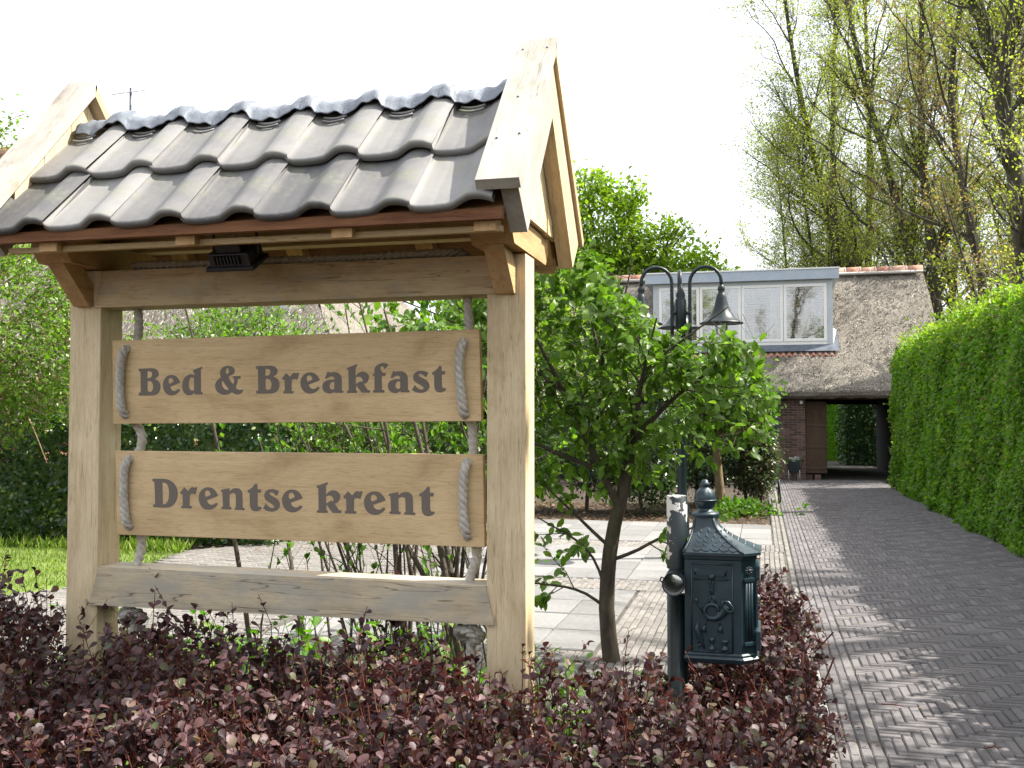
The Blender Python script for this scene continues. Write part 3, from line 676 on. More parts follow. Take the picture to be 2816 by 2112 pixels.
n = 160; D = nrm(rand_dir(n) + np.array([0, 0, .5])); np_obj('greenery', leaf_mesh('greenery', np.c_[RNG.normal(.8, .09, n), RNG.normal(25.75, .08, n), RNG.uniform(.44, .52, n)], D, rand_dir(n), .07, LEAF4, M['l_mid'], (.8, 25.75, 0)), fs_, kind='stuff')
gc = empty('garden_chair', (.12, 19.3, 0), 'black garden chair half hidden behind the mottled shrub by the drive', 'chair')
for dx, dy in ((-.2, .2), (.2, .2)): MB().tube([(.12 + dx, 19.3 + dy + .05, 0), (.12 + dx, 19.3 + dy, .43), (.12 + dx * 1.1, 19.3 + dy + .10, .90)], .014, 6).build('leg', M['black'], gc)
for dx, dy in ((-.2, -.2), (.2, -.2)): MB().tube([(.12 + dx * 1.15, 19.3 + dy - .03, 0), (.12 + dx, 19.3 + dy, .43)], .014, 6).build('leg', M['black'], gc)
MB().box(-.09, .33, 19.08, 19.52, .425, .45, .008).build('seat', M['black'], gc)
bk = MB().obox((.12, 19.56, .70), (1, 0, 0), (0, .97, .2), (0, -.2, .97), .20, .012, .2, .006); bk.build('backrest', M['black'], gc)

# ------------------------------------------------------------------ second thatched house far left behind the garden
h2 = empty('thatched_farmhouse', (-15, 18.0, 0), 'big thatched farmhouse roof seen behind the wooden sign on the left', 'house')
mb = MB(); C0 = [(-7.5, 17.5, 2.3), (-26, 17.5, 2.3), (-26, 27.5, 2.3), (-7.5, 27.5, 2.3)]; R1, R2 = Vector((-12.5, 22.5, 8.6)), Vector((-26, 22.5, 8.6))
def patch(A, B, Cc, D_, nu, nv):
    vs = []; fs = []
    for i in range(nu + 1):
        for j in range(nv + 1):
            a = i / nu; b = j / nv; p = (Vector(A) * (1 - a) + Vector(B) * a) * (1 - b) + (Vector(D_) * (1 - a) + Vector(Cc) * a) * b
            vs.append(p + Vector((random.uniform(-.03, .03), random.uniform(-.03, .03), random.uniform(-.03, .03))))
    for i in range(nu):
        for j in range(nv): fs.append((i * (nv + 1) + j, (i + 1) * (nv + 1) + j, (i + 1) * (nv + 1) + j + 1, i * (nv + 1) + j + 1))
    mb.add(vs, fs)
patch(C0[1], C0[0], R1, R2, 40, 20); patch(C0[0], C0[3], R1, R1, 20, 20); patch(C0[3], C0[2], R2, R1, 10, 6)
mb.add([(-7.5, 17.5, 2.3), (-26, 17.5, 2.3), (-26, 27.5, 2.3), (-7.5, 27.5, 2.3), (-7.55, 17.55, 2.0), (-26, 17.55, 2.0), (-26, 27.5, 2.0), (-7.55, 27.5, 2.0)], [(0, 1, 5, 4), (3, 0, 4, 7), (4, 5, 6, 7)])
r2 = mb.build('roof', M['thatch'], h2)
n = 22000; a = RNG.uniform(0, 1, n); b = RNG.uniform(0, .75, n) ** 1.2; P = np.c_[(-16 + 8.5 * a) - b * 5 * (a), 17.5 + 5 * b, 2.3 + 6.8 * b]
me = leaf_mesh('reed', P, nrm(RNG.normal(0, .33, (n, 3)) + np.array([0, -.59, -.75])), nrm(RNG.normal(0, .35, (n, 3)) + np.array([0, -.8, .59])), RNG.uniform(.05, .13, n), (stv[0] * np.array([.12, 1, 1]), stv[1]), M['straw'], (-15, 18, 0))
np_obj('reed', me, r2, kind='stuff')
MB().box(-25.5, -8.2, 18.2, 26.8, -.03, 2.25).build('wall', M['white'], h2)
MB().tube([(R1.x + .3, 22.5, 8.66), (-26, 22.5, 8.66)], .2, 8).build('ridge', M['clay'], h2)
MB().obox((-9.7, 18.62, 4.0), (.90, -.12, -.42), (-.35, .53, -.77), (.31, .84, .44), .45, .10, .02).build('roof_board', M['white'], h2)  # white board standing in for a sunlit mortar ridge
MB().tube([(-10.4, 18.75, 3.75), (-10.4, 18.75, 4.3)], .07, 10).build('vent_pipe', M['slate'], h2)
an = empty('roof_antenna', (-15.85, 22.5, 8.7), 'thin rooftop aerial rising above the ridge of the wooden sign roof', 'antenna')
MB().tube([(-15.85, 22.5, 8.7), (-15.85, 22.5, 10.15)], .03, 6).build('mast', M['black'], an)
for k in range(6): MB().tube([(-16.35 + k * .2, 22.3, 9.98), (-16.35 + k * .2, 22.7, 10.1 + .05 * (k % 2))], .009, 4).build('dipole', M['antenna'], an)
MB().tube([(-16.4, 22.5, 10.02), (-15.25, 22.5, 10.06)], .012, 5).build('boom', M['antenna'], an)

# ------------------------------------------------------------------ street lamp with three curved arms
lp_ = empty('lamp_post', (-.85, 11.2, 0), 'dark green lamp post with three curved arms and bell shades behind the small tree', 'lamp post')
MB().lathe([(.11, 0), (.11, .10), (.085, .14), (.075, .5), (.085, .52), (.085, .56), (.06, .60), (.05, .8), (.047, 2.55), (.06, 2.57), (.06, 2.86), (.045, 2.89), (.05, 2.92), (.03, 2.98), (.014, 3.02), (.001, 3.05)], (-.85, 11.2, 0), 18).build('pole', M['green_iron'], lp_)
for (dx, dy) in ((1, -.05), (-.97, -.25), (-.12, .99)):
    d = Vector((dx, dy, 0)).normalized(); c = Vector((-.85, 11.2, 0))
    o1, rr = .10, .172
    pts = [c + d * o1 + Vector((0, 0, z)) for z in (2.36, 2.6, 2.85, 3.06)]
    pts += [c + d * (o1 + rr - rr * math.cos(a)) + Vector((0, 0, 3.06 + rr * math.sin(a))) for a in [math.pi * k / 10 for k in range(1, 11)]]
    pts += [c + d * (o1 + 2 * rr) + Vector((0, 0, 3.0))]
    arm = MB().tube(pts, .02, 10).build('arm', M['green_iron'], lp_)
    for z in (2.44, 2.72): MB().tube([c + d * .03 + Vector((0, 0, z)), c + d * (o1 + .015) + Vector((0, 0, z))], .022, 8).build('clamp', M['green_iron'], arm)
    e = c + d * (o1 + 2 * rr)
    sh = MB().lathe([(.02, 3.02), (.036, 3.0), (.042, 2.965), (.03, 2.94), (.045, 2.925), (.058, 2.88), (.075, 2.80), (.105, 2.72), (.15, 2.655), (.205, 2.615), (.235, 2.60), (.238, 2.59), (.225, 2.592), (.15, 2.64), (.09, 2.72), (.001, 2.75)], (e.x, e.y, 0), 28).build('lamp_shade', M['green_iron'], lp_)
    MB().lathe([(.06, 2.64), (.07, 2.56), (.06, 2.49), (.03, 2.46), (.001, 2.455)], (e.x, e.y, 0), 16).build('glass_bulb', M['glass'], sh)

# ------------------------------------------------------------------ the wooden sign frame
SIGN = empty('wooden_sign_frame', (-1.45, 2.91, 0), 'oak sign frame with two posts and a small roof of dark grey tiles', 'sign frame')
PL0, PL1, PR0, PR1 = -2.226, -2.109, -.788, -.669
Y0, Y1 = 2.85, 2.967
for a, b in ((PL0, PL1), (PR0, PR1)):
    MB().box(a, b, Y0, Y1, -.03, 2.038, .004).build('post', M['oak_z'], SIGN)
MB().prism([(PL1 + .010, 2.034), (PR0 - .001, 2.034), (PR0 + .026, 1.920), (PL1 - .022, 1.914)], 'y', Y0 - .008, Y1 - .012).build('upper_beam', M['oak_beam'], SIGN)
lb = MB().prism([(PL1 + .012, 1.066), (PR0 - .001, 1.056), (PR0 + .026, .943), (PL1 - .024, .941)], 'y', Y0 - .010, Y1 - .004)
lb.build('lower_beam', M['oak_grey'], SIGN)
for a, b in ((PL0, PL1), (PR0, PR1)):                 # tie beams across the posts with braces below them
    MB().prism([(2.665, 2.085), (2.665, 2.128), (3.155, 2.128), (3.155, 2.085), (3.12, 2.042), (2.70, 2.042)], 'x', a - .003, b + .003).build('tie_beam', M['oak_y'], SIGN)
    cx = (a + b) / 2
    for sgn, yy in ((-1, Y0), (1, Y1)):
        pr = [(yy + sgn * .002, 1.915), (yy + sgn * .125, 2.040), (yy + sgn * .06, 2.040), (yy + sgn * .002, 1.985)]
        pr = [(yy + sgn * .001, 1.918), (yy + sgn * .022, 1.918), (yy + sgn * .15, 2.041), (yy + sgn * .055, 2.041), (yy + sgn * .001, 1.99)]
        MB().prism(pr, 'x', cx - .03, cx + .03).build('brace', M['oak_y'], SIGN)
# roof carpentry, slope lines
TS = .955                                             # tile slope
def ztile(y): return 2.108 + (y - 2.465) * TS
def mirror(y): return 2 * 2.91 - y
for s in (0, 1):
    f = (lambda y: y) if s == 0 else mirror
    sgn = 1 if s == 0 else -1
    # sarking boards, side by side
    dy = .066; k = 0; y = 2.512
    while y < 2.89:
        pr = [(f(y), ztile(y) - .060), (f(y + dy - .004), ztile(y + dy - .004) - .060), (f(y + dy - .004), ztile(y + dy - .004) - .045), (f(y), ztile(y) - .045)]
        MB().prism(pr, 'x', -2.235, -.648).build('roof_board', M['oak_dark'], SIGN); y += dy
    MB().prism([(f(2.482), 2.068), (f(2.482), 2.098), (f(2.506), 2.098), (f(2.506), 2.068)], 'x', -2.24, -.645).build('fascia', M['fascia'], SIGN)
    for x in (-2.04, -1.585, -1.105, -.70):
        pr = [(f(2.509), 2.043), (f(2.509), 2.085), (f(2.90), ztile(2.90) - .064), (f(2.90), ztile(2.90) - .122), (f(2.535), 2.043)]
        MB().prism(pr, 'x', x - .03, x + .03).build('rafter', M['oak_y'], SIGN)
    MB().prism([(f(2.536), 2.046), (f(2.536), 2.062), (f(2.556), 2.062), (f(2.556), 2.046)], 'x', -2.20, -.66).build('soffit_batten', M['oak_x'], SIGN)
    MB().prism([(f(2.70), 2.130), (f(2.76), 2.130), (f(2.76), 2.215), (f(2.70), 2.175)], 'x', -2.24, -.645).build('wall_plate', M['oak_x'], SIGN)
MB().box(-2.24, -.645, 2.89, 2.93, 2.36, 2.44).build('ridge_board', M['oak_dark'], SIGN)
# gable planks, barge boards, cap boards
CS = 1.104; cd = Vector((0, 1, CS)).normalized(); cn = Vector((0, -CS, 1)).normalized()
def zcap(y): return 2.688 - abs(y - 2.91) * CS
for gx0, gx1, s in ((-.672, -.650, 1), (-2.245, -2.223, -1)):
    y = 2.585
    while y < 3.23:
        y2 = min(y + .128, 3.235)
        top = [(y, zcap(y) - .06)] + ([(2.91, zcap(2.91) - .06)] if y < 2.91 < y2 else []) + [(y2 - .003, zcap(y2) - .06)]
        MB().prism([(y, 2.135), (y2 - .003, 2.135)] + top[::-1], 'x', gx0, gx1).build('gable_plank', M['oak_z'], SIGN); y = y2
for bx0, bx1, cx0, cx1 in ((-.648, -.600, -.705, -.588), (-2.295, -2.247, -2.305, -2.186)):
    for sg in (-1, 1):
        def q(y, off): return (2.91 + sg * (2.91 - y), zcap(y) - off)
        lo = 2.455
        pr = [q(lo + .018, .045 + .0), q(2.91, .045), q(2.91, .225), q(lo + .115, .225)]
        pr = [(2.91 + sg * (2.91 - yy), zz) for yy, zz in ((lo + .012, zcap(lo + .012) - .046), (2.9098, zcap(2.91) - .046), (2.9098, zcap(2.91) - .235), (lo + .125, zcap(lo + .012) - .046 - .105))]
        MB().prism(pr, 'x', bx0, bx1).build('barge_board', M['oak_f'] if sg < 0 else M['oak_b'], SIGN)
        # q() mirrors: sg=-1 is the front slope
        pr = [(2.91 - sg * (yy - 2.91) if sg > 0 else yy, zz) for yy, zz in ((2.432, zcap(2.432)), (2.9095 + (.016 if sg < 0 else 0), zcap(2.91) + (.018 if sg < 0 else .0)), (2.9095, zcap(2.91) - .044), (2.452, zcap(2.452) - .0445))]
        MB().prism(pr, 'x', cx0, cx1).build('cap_board', M['oak_f'] if sg < 0 else M['oak_b'], SIGN)
for x, y in ((-.685, 2.885), (-.61, 2.885), (-.68, 2.56), (-.62, 2.57), (-.655, 2.70)):
    MB().lathe([(.001, .003), (.004, .002), (.005, -.004)], (x, y, zcap(y)), 8, (0, -CS, 1)).build('nail', M['slate'], SIGN)
# roof tiles
PW = .2235
def tprof(s):
    """height over the pan, s across the tile (0..1.03 tile widths)"""
    s = s * PW
    if s < .016: return .010 * (1 - s / .016) ** 1.5 + .003
    if s < .105: return .003 * ((s - .0605) / .0445) ** 2
    if s < .180:
        t = (s - .105) / .075; return .003 + .030 * (.5 - .5 * math.cos(math.pi * t ** .92))
    t = min(1, (s - .180) / .050); return .033 - .012 * t ** 2.4
def tile_mesh(var):
    rr = random.Random(var); ns, nl, L, T = 30, 7, .352, .023; vs = []; fs = []; sm = []
    top = []
    prof = [(s / ns * 1.03) for s in range(ns + 1)]
    rows = [(0, -.0225), (-.004, -.0175), (-.006, -.010), (-.005, -.004), (-.001, -.0008), (.006, 0)] + [(L * k / nl, 0) for k in range(1, nl + 1)]
    wob = [rr.uniform(-.0012, .0012) for _ in range(60)]
    for (ly, dz) in rows:
        for i, s in enumerate(prof): vs.append((s * PW, ly + .004 * math.sin(s * 3.0), tprof(s) + dz + wob[i % 20] * .5))
    m = ns + 1
    for r in range(len(rows) - 1):
        for i in range(ns): fs.append((r * m + i, r * m + i + 1, (r + 1) * m + i + 1, (r + 1) * m + i)); sm.append(True)
    b0 = len(vs)
    for ly in (0, L):
        for s in prof: vs.append((s * PW, ly + .004 * math.sin(s * 3.0), tprof(s) - T))
    for i in range(ns): fs.append((b0 + i, b0 + m + i, b0 + m + i + 1, b0 + i + 1)); sm.append(True)
    for i in range(ns): fs.append((b0 + i, b0 + i + 1, i + 1, i)); sm.append(False)
    lastr = (len(rows) - 1) * m
    for e in (0, ns):
        fs.append((e, lastr + e, b0 + m + e, b0 + e) if e == 0 else (b0 + e, b0 + m + e, lastr + e, e)); sm.append(False)
    if var >= 0:                                       # nib groove near the head
        pass
    me = bpy.data.meshes.new('roof_tile'); me.from_pydata(vs, [], fs); me.polygons.foreach_set('use_smooth', sm); me.materials.append(M['tile']); me.update(); return me
tmesh = [tile_mesh(k) for k in range(4)]
pitch_a = math.atan(TS)
for s in (0, 1):
    for r, (yl, lift) in enumerate(((2.463, 0.0), (2.650, .022))):
        for k in range(7):
            x = -2.2365 + k * PW; c_ = None
            z = ztile(yl) + lift + random.uniform(-.002, .002)
            o = bpy.data.objects.new('roof_tile', random.choice(tmesh)); link(o, SIGN)
            tilt = pitch_a - .045 + random.uniform(-.008, .008)
            if s == 0:
                o.location = (x + random.uniform(-.003, .003) + 1.45, yl + random.uniform(-.006, .006) - 2.91, z); o.rotation_euler = (tilt, random.uniform(-.010, .010), random.uniform(-.016, .016))
            else:
                o.location = (-(x + 1.45) - .01, -(yl - 2.91), z); o.rotation_euler = (tilt, 0, math.pi)
# grooves (double nib lines) at the head of the upper tiles
for k in range(7):
    for d in (0, .016):
        x0 = -2.2365 + k * PW
        pts = [(x0 + .03 + .075 * t, 2.842 - d - .006 * math.sin(math.pi * t), ztile(2.842 - d - .006 * math.sin(math.pi * t)) + .0165 + tprof((.03 + .075 * t) / PW)) for t in [q / 6 for q in range(7)]]
        MB().tube(pts, .0042, 5).build('tile_nib', M['tile'], SIGN)
# dressed lead over the ridge
mb = MB(); nx = 150; prof = [-.066, -.062, -.052, -.036, -.018, 0, .018, .036, .052, .066]; vs = []; fs = []
for i in range(nx + 1):
    x = -2.205 + 1.515 * i / nx; sfr = ((x + 2.2365) / PW) % 1.0; h = tprof(sfr if sfr > .02 else 1.0)
    wv = .010 * math.sin(x * 31) + .006 * math.sin(x * 57 + 1)
    for d in prof:
        y = 2.895 + d * (1 + (.12 * math.sin(x * 28.1 + 2) if d < 0 else 0)); a = abs(d)
        z = ztile(2.91 - a) + h * .8 + .040 - .018 * math.exp(-(a / .022) ** 2) + .0035 * math.sin(x * 83 + d * 90) + .003 * math.sin(x * 140 + d * 40)
        if d <= -.062: z -= .010 + .004 + .004 * math.sin(x * 40)
        vs.append((x, y, z))
m = len(prof)
for i in range(nx):
    for j in range(m - 1): fs.append((i * m + j, (i + 1) * m + j, (i + 1) * m + j + 1, i * m + j + 1))
mb.add(vs, fs, True); lead = mb.build('lead_ridge', M['lead'], SIGN)
sol = lead.modifiers.new('thick', 'SOLIDIFY'); sol.thickness = .003
# ------------------------------------------------------------------ sign boards with their lettering
GL = {
'B': ([[(80,240,1),(340,233,1),(400,245,0),(450,280,0),(475,340,0),(455,400,0),(395,445,1),(450,470,0),(495,520,0),(510,600,0),(490,690,0),(440,745,0),(380,765,0),(330,768,1),(95,768,1),(88,708,1),(128,705,1),(118,295,1),(85,295,1)],
       [(255,297,1),(300,298,0),(335,315,0),(345,350,0),(335,395,0),(305,420,0),(252,425,1)],
       [(258,485,1),(310,488,0),(350,520,0),(368,590,0),(360,650,0),(335,690,0),(300,697,0),(268,680,0),(260,640,1)]]),
'e': ([[(900,515,1),(700,600,1),(725,650,0),(770,678,0),(815,672,0),(862,640,1),(900,662,1),(860,712,0),(800,755,0),(720,770,0),(640,745,0),(585,680,0),(557,590,0),(562,500,0),(600,422,0),(655,377,0),(720,362,0),(800,380,0),(860,438,0)],
       [(680,540,1),(665,490,0),(672,445,0),(695,422,0),(725,425,0),(755,455,0),(765,500,1)]]),
'd': ([[(1325,205,1),(1325,240,1),(1298,258,1),(1305,700,1),(1335,705,1),(1330,748,1),(1185,748,1),(1180,710,1),(1130,750,0),(1060,765,0),(1000,735,0),(950,670,0),(937,580,0),(950,480,0),(1000,400,0),(1070,358,0),(1130,355,0),(1172,375,1),(1172,315,1),(1148,312,1),(1145,270,1)],
       [(1165,425,1),(1120,412,0),(1085,440,0),(1065,510,0),(1068,590,0),(1085,640,0),(1120,670,0),(1172,665,1)]]),
'&': ([[(1820,188,0),(1900,200,0),(1955,250,0),(1958,310,0),(1920,360,0),(1840,392,1),(1870,470,0),(1937,545,1),(1952,500,0),(1955,440,1),(1930,430,1),(1925,388,1),(2080,388,1),(2078,440,1),(2025,445,1),(2015,520,0),(1985,605,1),(2010,640,0),(2060,658,0),(2135,650,1),(2110,710,0),(2060,742,0),(2010,748,0),(1960,735,0),(1915,700,1),(1850,740,0),(1760,752,0),(1680,730,0),(1610,670,0),(1582,580,0),(1600,500,0),(1650,440,0),(1692,415,1),(1680,360,0),(1680,290,0),(1720,225,0),(1770,195,0)],
       [(1820,355,1),(1790,320,0),(1785,270,0),(1805,238,0),(1835,240,0),(1852,280,0),(1845,320,0)],
       [(1730,475,1),(1790,565,0),(1855,648,1),(1800,655,0),(1740,610,0),(1712,550,0),(1712,500,0)]]),
'r': ([[(765,358,1),(850,440,1),(900,375,0),(940,352,1),(990,362,0),(1015,350,1),(1052,358,1),(1010,512,1),(970,495,0),(920,497,0),(888,520,1),(885,755,1),(930,755,1),(930,805,1),(705,805,1),(708,755,1),(738,750,1),(732,505,1),(700,510,1),(672,478,1)]]),
'a': ([[(1665,325,1),(1705,350,1),(1770,340,0),(1860,345,0),(1930,390,0),(1965,460,0),(1972,560,1),(1975,745,1),(2008,750,1),(2005,795,1),(1828,795,1),(1815,765,1),(1760,800,0),(1700,808,0),(1620,785,0),(1565,720,0),(1553,640,0),(1580,565,0),(1650,522,0),(1730,505,0),(1810,505,1),(1805,465,0),(1770,435,0),(1720,440,0),(1650,480,0),(1635,490,1),(1608,468,1)],
       [(1812,560,1),(1760,562,0),(1725,595,0),(1712,650,0),(1725,695,0),(1760,718,0),(1800,712,0),(1812,690,1)]]),
'k': ([[(248,160,1),(248,212,1),(218,225,1),(215,410,1),(270,350,0),(350,318,0),(430,338,0),(485,395,0),(492,465,0),(455,545,0),(388,580,1),(470,705,1),(520,712,1),(518,762,1),(345,762,1),(228,598,1),(222,710,1),(250,716,1),(250,765,1),(40,768,1),(45,715,1),(75,712,1),(65,282,1),(33,280,1),(36,238,1)],
       [(220,440,1),(270,425,0),(330,440,0),(362,490,0),(355,540,1),(318,520,1),(222,580,1)]]),
'f': ([[(908,185,1),(815,275,1),(800,230,0),(770,210,0),(740,225,0),(738,270,0),(770,330,0),(810,350,0),(858,345,1),(830,412,1),(762,412,1),(770,705,1),(822,710,1),(818,760,1),(582,760,1),(585,710,1),(615,708,1),(612,412,1),(567,412,1),(590,360,1),(622,350,1),(608,300,0),(625,230,0),(680,175,0),(760,145,0),(850,150,0)]]),
's': ([[(1745,345,1),(1690,445,1),(1640,400,0),(1590,370,0),(1550,372,0),(1540,395,0),(1570,430,0),(1650,470,0),(1720,520,0),(1760,590,0),(1755,670,0),(1700,735,0),(1610,765,0),(1500,755,0),(1398,705,1),(1460,598,1),(1500,645,0),(1560,685,0),(1610,695,0),(1640,675,0),(1630,640,0),(1570,600,0),(1480,545,0),(1435,490,0),(1428,420,0),(1460,350,0),(1530,308,0),(1620,303,0),(1690,322,0)]]),
't': ([[(2018,200,1),(2022,310,1),(2098,312,1),(2090,382,1),(2025,382,1),(2028,620,1),(2050,665,0),(2090,662,1),(2120,690,1),(2070,735,0),(2000,757,0),(1930,745,0),(1885,700,0),(1865,620,1),(1862,385,1),(1825,385,1),(1818,335,1),(1880,300,0),(1930,255,0),(1970,198,1)]]),
'n': ([[(1745,338,1),(1750,405,1),(1810,355,0),(1880,335,0),(1960,345,0),(2015,400,0),(2030,470,1),(2040,755,1),(2080,760,1),(2078,812,1),(1862,805,1),(1865,755,1),(1890,755,1),(1882,490,0),(1860,455,0),(1820,440,0),(1750,470,1),(1755,745,1),(1795,748,1),(1790,802,1),(1575,798,1),(1577,745,1),(1607,742,1),(1592,428,1),(1562,425,1),(1562,378,1)]]),
'D': ([[(75,130,1),(320,130,1),(420,150,0),(530,220,0),(595,320,0),(620,440,0),(605,570,0),(550,670,0),(470,735,0),(380,758,1),(92,750,1),(97,690,1),(140,685,1),(115,195,1),(75,198,1)],
       [(290,215,1),(350,222,0),(400,270,0),(430,370,0),(435,470,0),(420,580,0),(385,650,0),(340,680,0),(303,683,1)]]),
}
def smooth_loop(pts):
    n = len(pts); out = []
    for i in range(n):
        p0, p1, p2, p3 = pts[i - 1], pts[i], pts[(i + 1) % n], pts[(i + 2) % n]
        a = Vector(p1[:2]); b = Vector(p2[:2]); out.append(a)
        if p1[2] and p2[2]: continue
        m1 = (b - Vector(p0[:2])) * .5 if not p1[2] else (b - a)
        m2 = (Vector(p3[:2]) - a) * .5 if not p2[2] else (b - a)
        for t in (.25, .5, .75):
            out.append(a * (2 * t**3 - 3 * t**2 + 1) + m1 * (t**3 - 2 * t**2 + t) + b * (-2 * t**3 + 3 * t**2) + m2 * (t**3 - t**2))
    return out
gcache = {}
def glyph_mesh(g):
    if g in gcache: return gcache[g]
    loops = [smooth_loop(l) for l in GL[g]]
    xs = [p.x for l in loops for p in l]; ys = [p.y for l in loops for p in l]; x0, x1, y0, y1 = min(xs), max(xs), min(ys), max(ys)
    cu = bpy.data.curves.new('letter', 'CURVE'); cu.dimensions = '2D'; cu.fill_mode = 'BOTH'; cu.extrude = .0004
    for l in loops:
        sp = cu.splines.new('POLY'); sp.points.add(len(l) - 1); sp.use_cyclic_u = True
        for q, p in zip(sp.points, l): q.co = ((p.x - x0) / (x1 - x0), (y1 - p.y) / (y1 - y0), 0, 1)
    ob = bpy.data.objects.new('letter_tmp', cu); COL.objects.link(ob); dg = bpy.context.evaluated_depsgraph_get(); dg.update()
    me = bpy.data.meshes.new_from_object(ob.evaluated_get(dg)); me.name = 'letter'; me.materials.clear(); me.materials.append(M['letter'])
    bpy.data.objects.remove(ob); gcache[g] = me; return me
T1 = [('B', -1.985, -1.903, 1.624, 1.714), ('e', -1.894, -1.83, 1.624, 1.691), ('d', -1.823, -1.749, 1.624, 1.717), ('&', -1.704, -1.603, 1.625, 1.718), ('B', -1.56, -1.477, 1.628, 1.717), ('r', -1.469, -1.409, 1.628, 1.694), ('e', -1.405, -1.338, 1.627, 1.694), ('a', -1.33, -1.259, 1.627, 1.696), ('k', -1.248, -1.17, 1.628, 1.718), ('f', -1.163, -1.109, 1.629, 1.72), ('a', -1.112, -1.041, 1.627, 1.696), ('s', -1.034, -0.977, 1.627, 1.695), ('t', -0.969, -0.923, 1.628, 1.709)]
T2 = [('D', -1.928, -1.835, 1.259, 1.353), ('r', -1.827, -1.764, 1.259, 1.328), ('e', -1.759, -1.689, 1.256, 1.328), ('n', -1.679, -1.595, 1.257, 1.327), ('t', -1.585, -1.534, 1.255, 1.342), ('s', -1.531, -1.472, 1.255, 1.326), ('e', -1.465, -1.394, 1.254, 1.326), ('k', -1.347, -1.263, 1.255, 1.351), ('r', -1.258, -1.193, 1.255, 1.325), ('e', -1.189, -1.117, 1.253, 1.325), ('n', -1.107, -1.021, 1.255, 1.325), ('t', -1.009, -0.958, 1.253, 1.342)]
def sign_board(corners, letters, loc, label):
    b = empty('sign_board', loc, label, 'sign board', 'hanging sign boards')
    (x0, zl0), (x0b, zl1), (x1, zr1), (x1b, zr0) = corners
    pl = MB().prism([(x0, zl0), (x1b, zr0), (x1, zr1), (x0b, zl1)], 'y', 2.880, 2.906).build('plank', M['oak_board'], b)
    bv = pl.modifiers.new('bev', 'BEVEL'); bv.width = .002; bv.segments = 2
    for g, a, c, z0, z1 in letters:
        o = bpy.data.objects.new('letter', glyph_mesh(g)); link(o, b)
        o.matrix_basis = Matrix.Translation((a - loc[0], 2.8797 - loc[1], z0 - loc[2])) @ Matrix.Rotation(R(90), 4, 'X') @ Matrix.Diagonal((c - a, z1 - z0, 1, 1))
    return b
sign_board([(-2.079, 1.531), (-2.087, 1.808), (-.820, 1.818), (-.813, 1.541)], T1, (-1.45, 2.893, 1.531), 'upper oak plank lettered Bed & Breakfast hanging on rope')
sign_board([(-2.058, 1.167), (-2.070, 1.442), (-.808, 1.441), (-.802, 1.164)], T2, (-1.435, 2.893, 1.164), 'lower oak plank lettered Drentse krent hanging on rope')
# ------------------------------------------------------------------ rope threaded through the boards
def resample(pts, step):
    P = [Vector(p) for p in pts]; out = []
    n = len(P); fine = []
    for i in range(n - 1):
        p0, p1, p2, p3 = P[max(i - 1, 0)], P[i], P[i + 1], P[min(i + 2, n - 1)]
        for k in range(12):
            t = k / 12; fine.append(.5 * ((2 * p1) + (-p0 + p2) * t + (2 * p0 - 5 * p1 + 4 * p2 - p3) * t * t + (-p0 + 3 * p1 - 3 * p2 + p3) * t**3))
    fine.append(P[-1]); out = [fine[0]]; acc = 0
    for a, b in zip(fine, fine[1:]):
        acc += (b - a).length
        if acc >= step: out.append(b); acc = 0
    return out
def rope_mesh(mb, pts, r=.0145, lay=.066):
    path = resample(pts, .008); n = len(path); t = (path[1] - path[0]).normalized(); u = t.orthogonal().normalized(); fr = []; s = 0; S = [0]
    for i in range(n):
        tn = (path[min(i + 1, n - 1)] - path[max(i - 1, 0)]).normalized(); u = (u - tn * u.dot(tn)).normalized(); fr.append((u.copy(), tn.cross(u)))
        if i: s += (path[i] - path[i - 1]).length; S.append(s)
    for k in range(3):
        pp = []
        for i in range(n):
            a = -2 * math.pi * (S[i] / lay + k / 3); pp.append(path[i] + (fr[i][0] * math.cos(a) + fr[i][1] * math.sin(a)) * r * .52)
        mb.tube(pp, r * .60, 8)
rp = empty('hemp_rope', (-1.45, 2.9, .9), 'thick twisted hemp rope threaded through both boards and over the upper beam', 'rope')
YB, YF_ = 2.926, 2.8655
def side(x_bot, x_b2b, x_b2t, x_mid, x_b1b, x_b1t, x_top, bulge):
    return [(x_bot, 2.912, .93), (x_bot, 2.915, 1.06), (x_b2b + .014, 2.921, 1.12), (x_b2b + .008, YB, 1.165), (x_b2b, 2.905, 1.187), (x_b2b - bulge * .3, YF_, 1.207), (x_b2b - bulge, YF_ - .002, 1.26), (x_b2t - bulge, YF_ - .002, 1.35), (x_b2t - bulge * .4, YF_, 1.405), (x_b2t, 2.9, 1.425), (x_b2t + .004, YB, 1.445),
            (x_mid, 2.925, 1.49), (x_b1b + .004, YB, 1.535), (x_b1b, 2.9, 1.553), (x_b1b - bulge * .3, YF_, 1.573), (x_b1b - bulge, YF_ - .002, 1.63), (x_b1t - bulge, YF_ - .002, 1.71), (x_b1t - bulge * .3, YF_, 1.768), (x_b1t, 2.9, 1.788), (x_b1t + .006, YB, 1.81), (x_top, 2.92, 1.86), (x_top, 2.912, 1.93)]
mb = MB(); rope_mesh(mb, side(-2.004, -2.008, -2.012, -2.0, -2.030, -2.030, -2.014, .012)); mb.build('rope_length', M['rope'], rp)
mb = MB(); rope_mesh(mb, side(-.858, -.853, -.855, -.852, -.862, -.868, -.866, .010)); mb.build('rope_length', M['rope'], rp)
mb = MB(); rope_mesh(mb, [(-2.014, 2.912, 2.02), (-2.008, 2.895, 2.048), (-1.97, 2.875, 2.052), (-1.7, 2.868, 2.049), (-1.45, 2.866, 2.048), (-1.2, 2.868, 2.049), (-.93, 2.872, 2.052), (-.872, 2.89, 2.048), (-.866, 2.912, 2.02)]); mb.build('rope_length', M['rope'], rp)
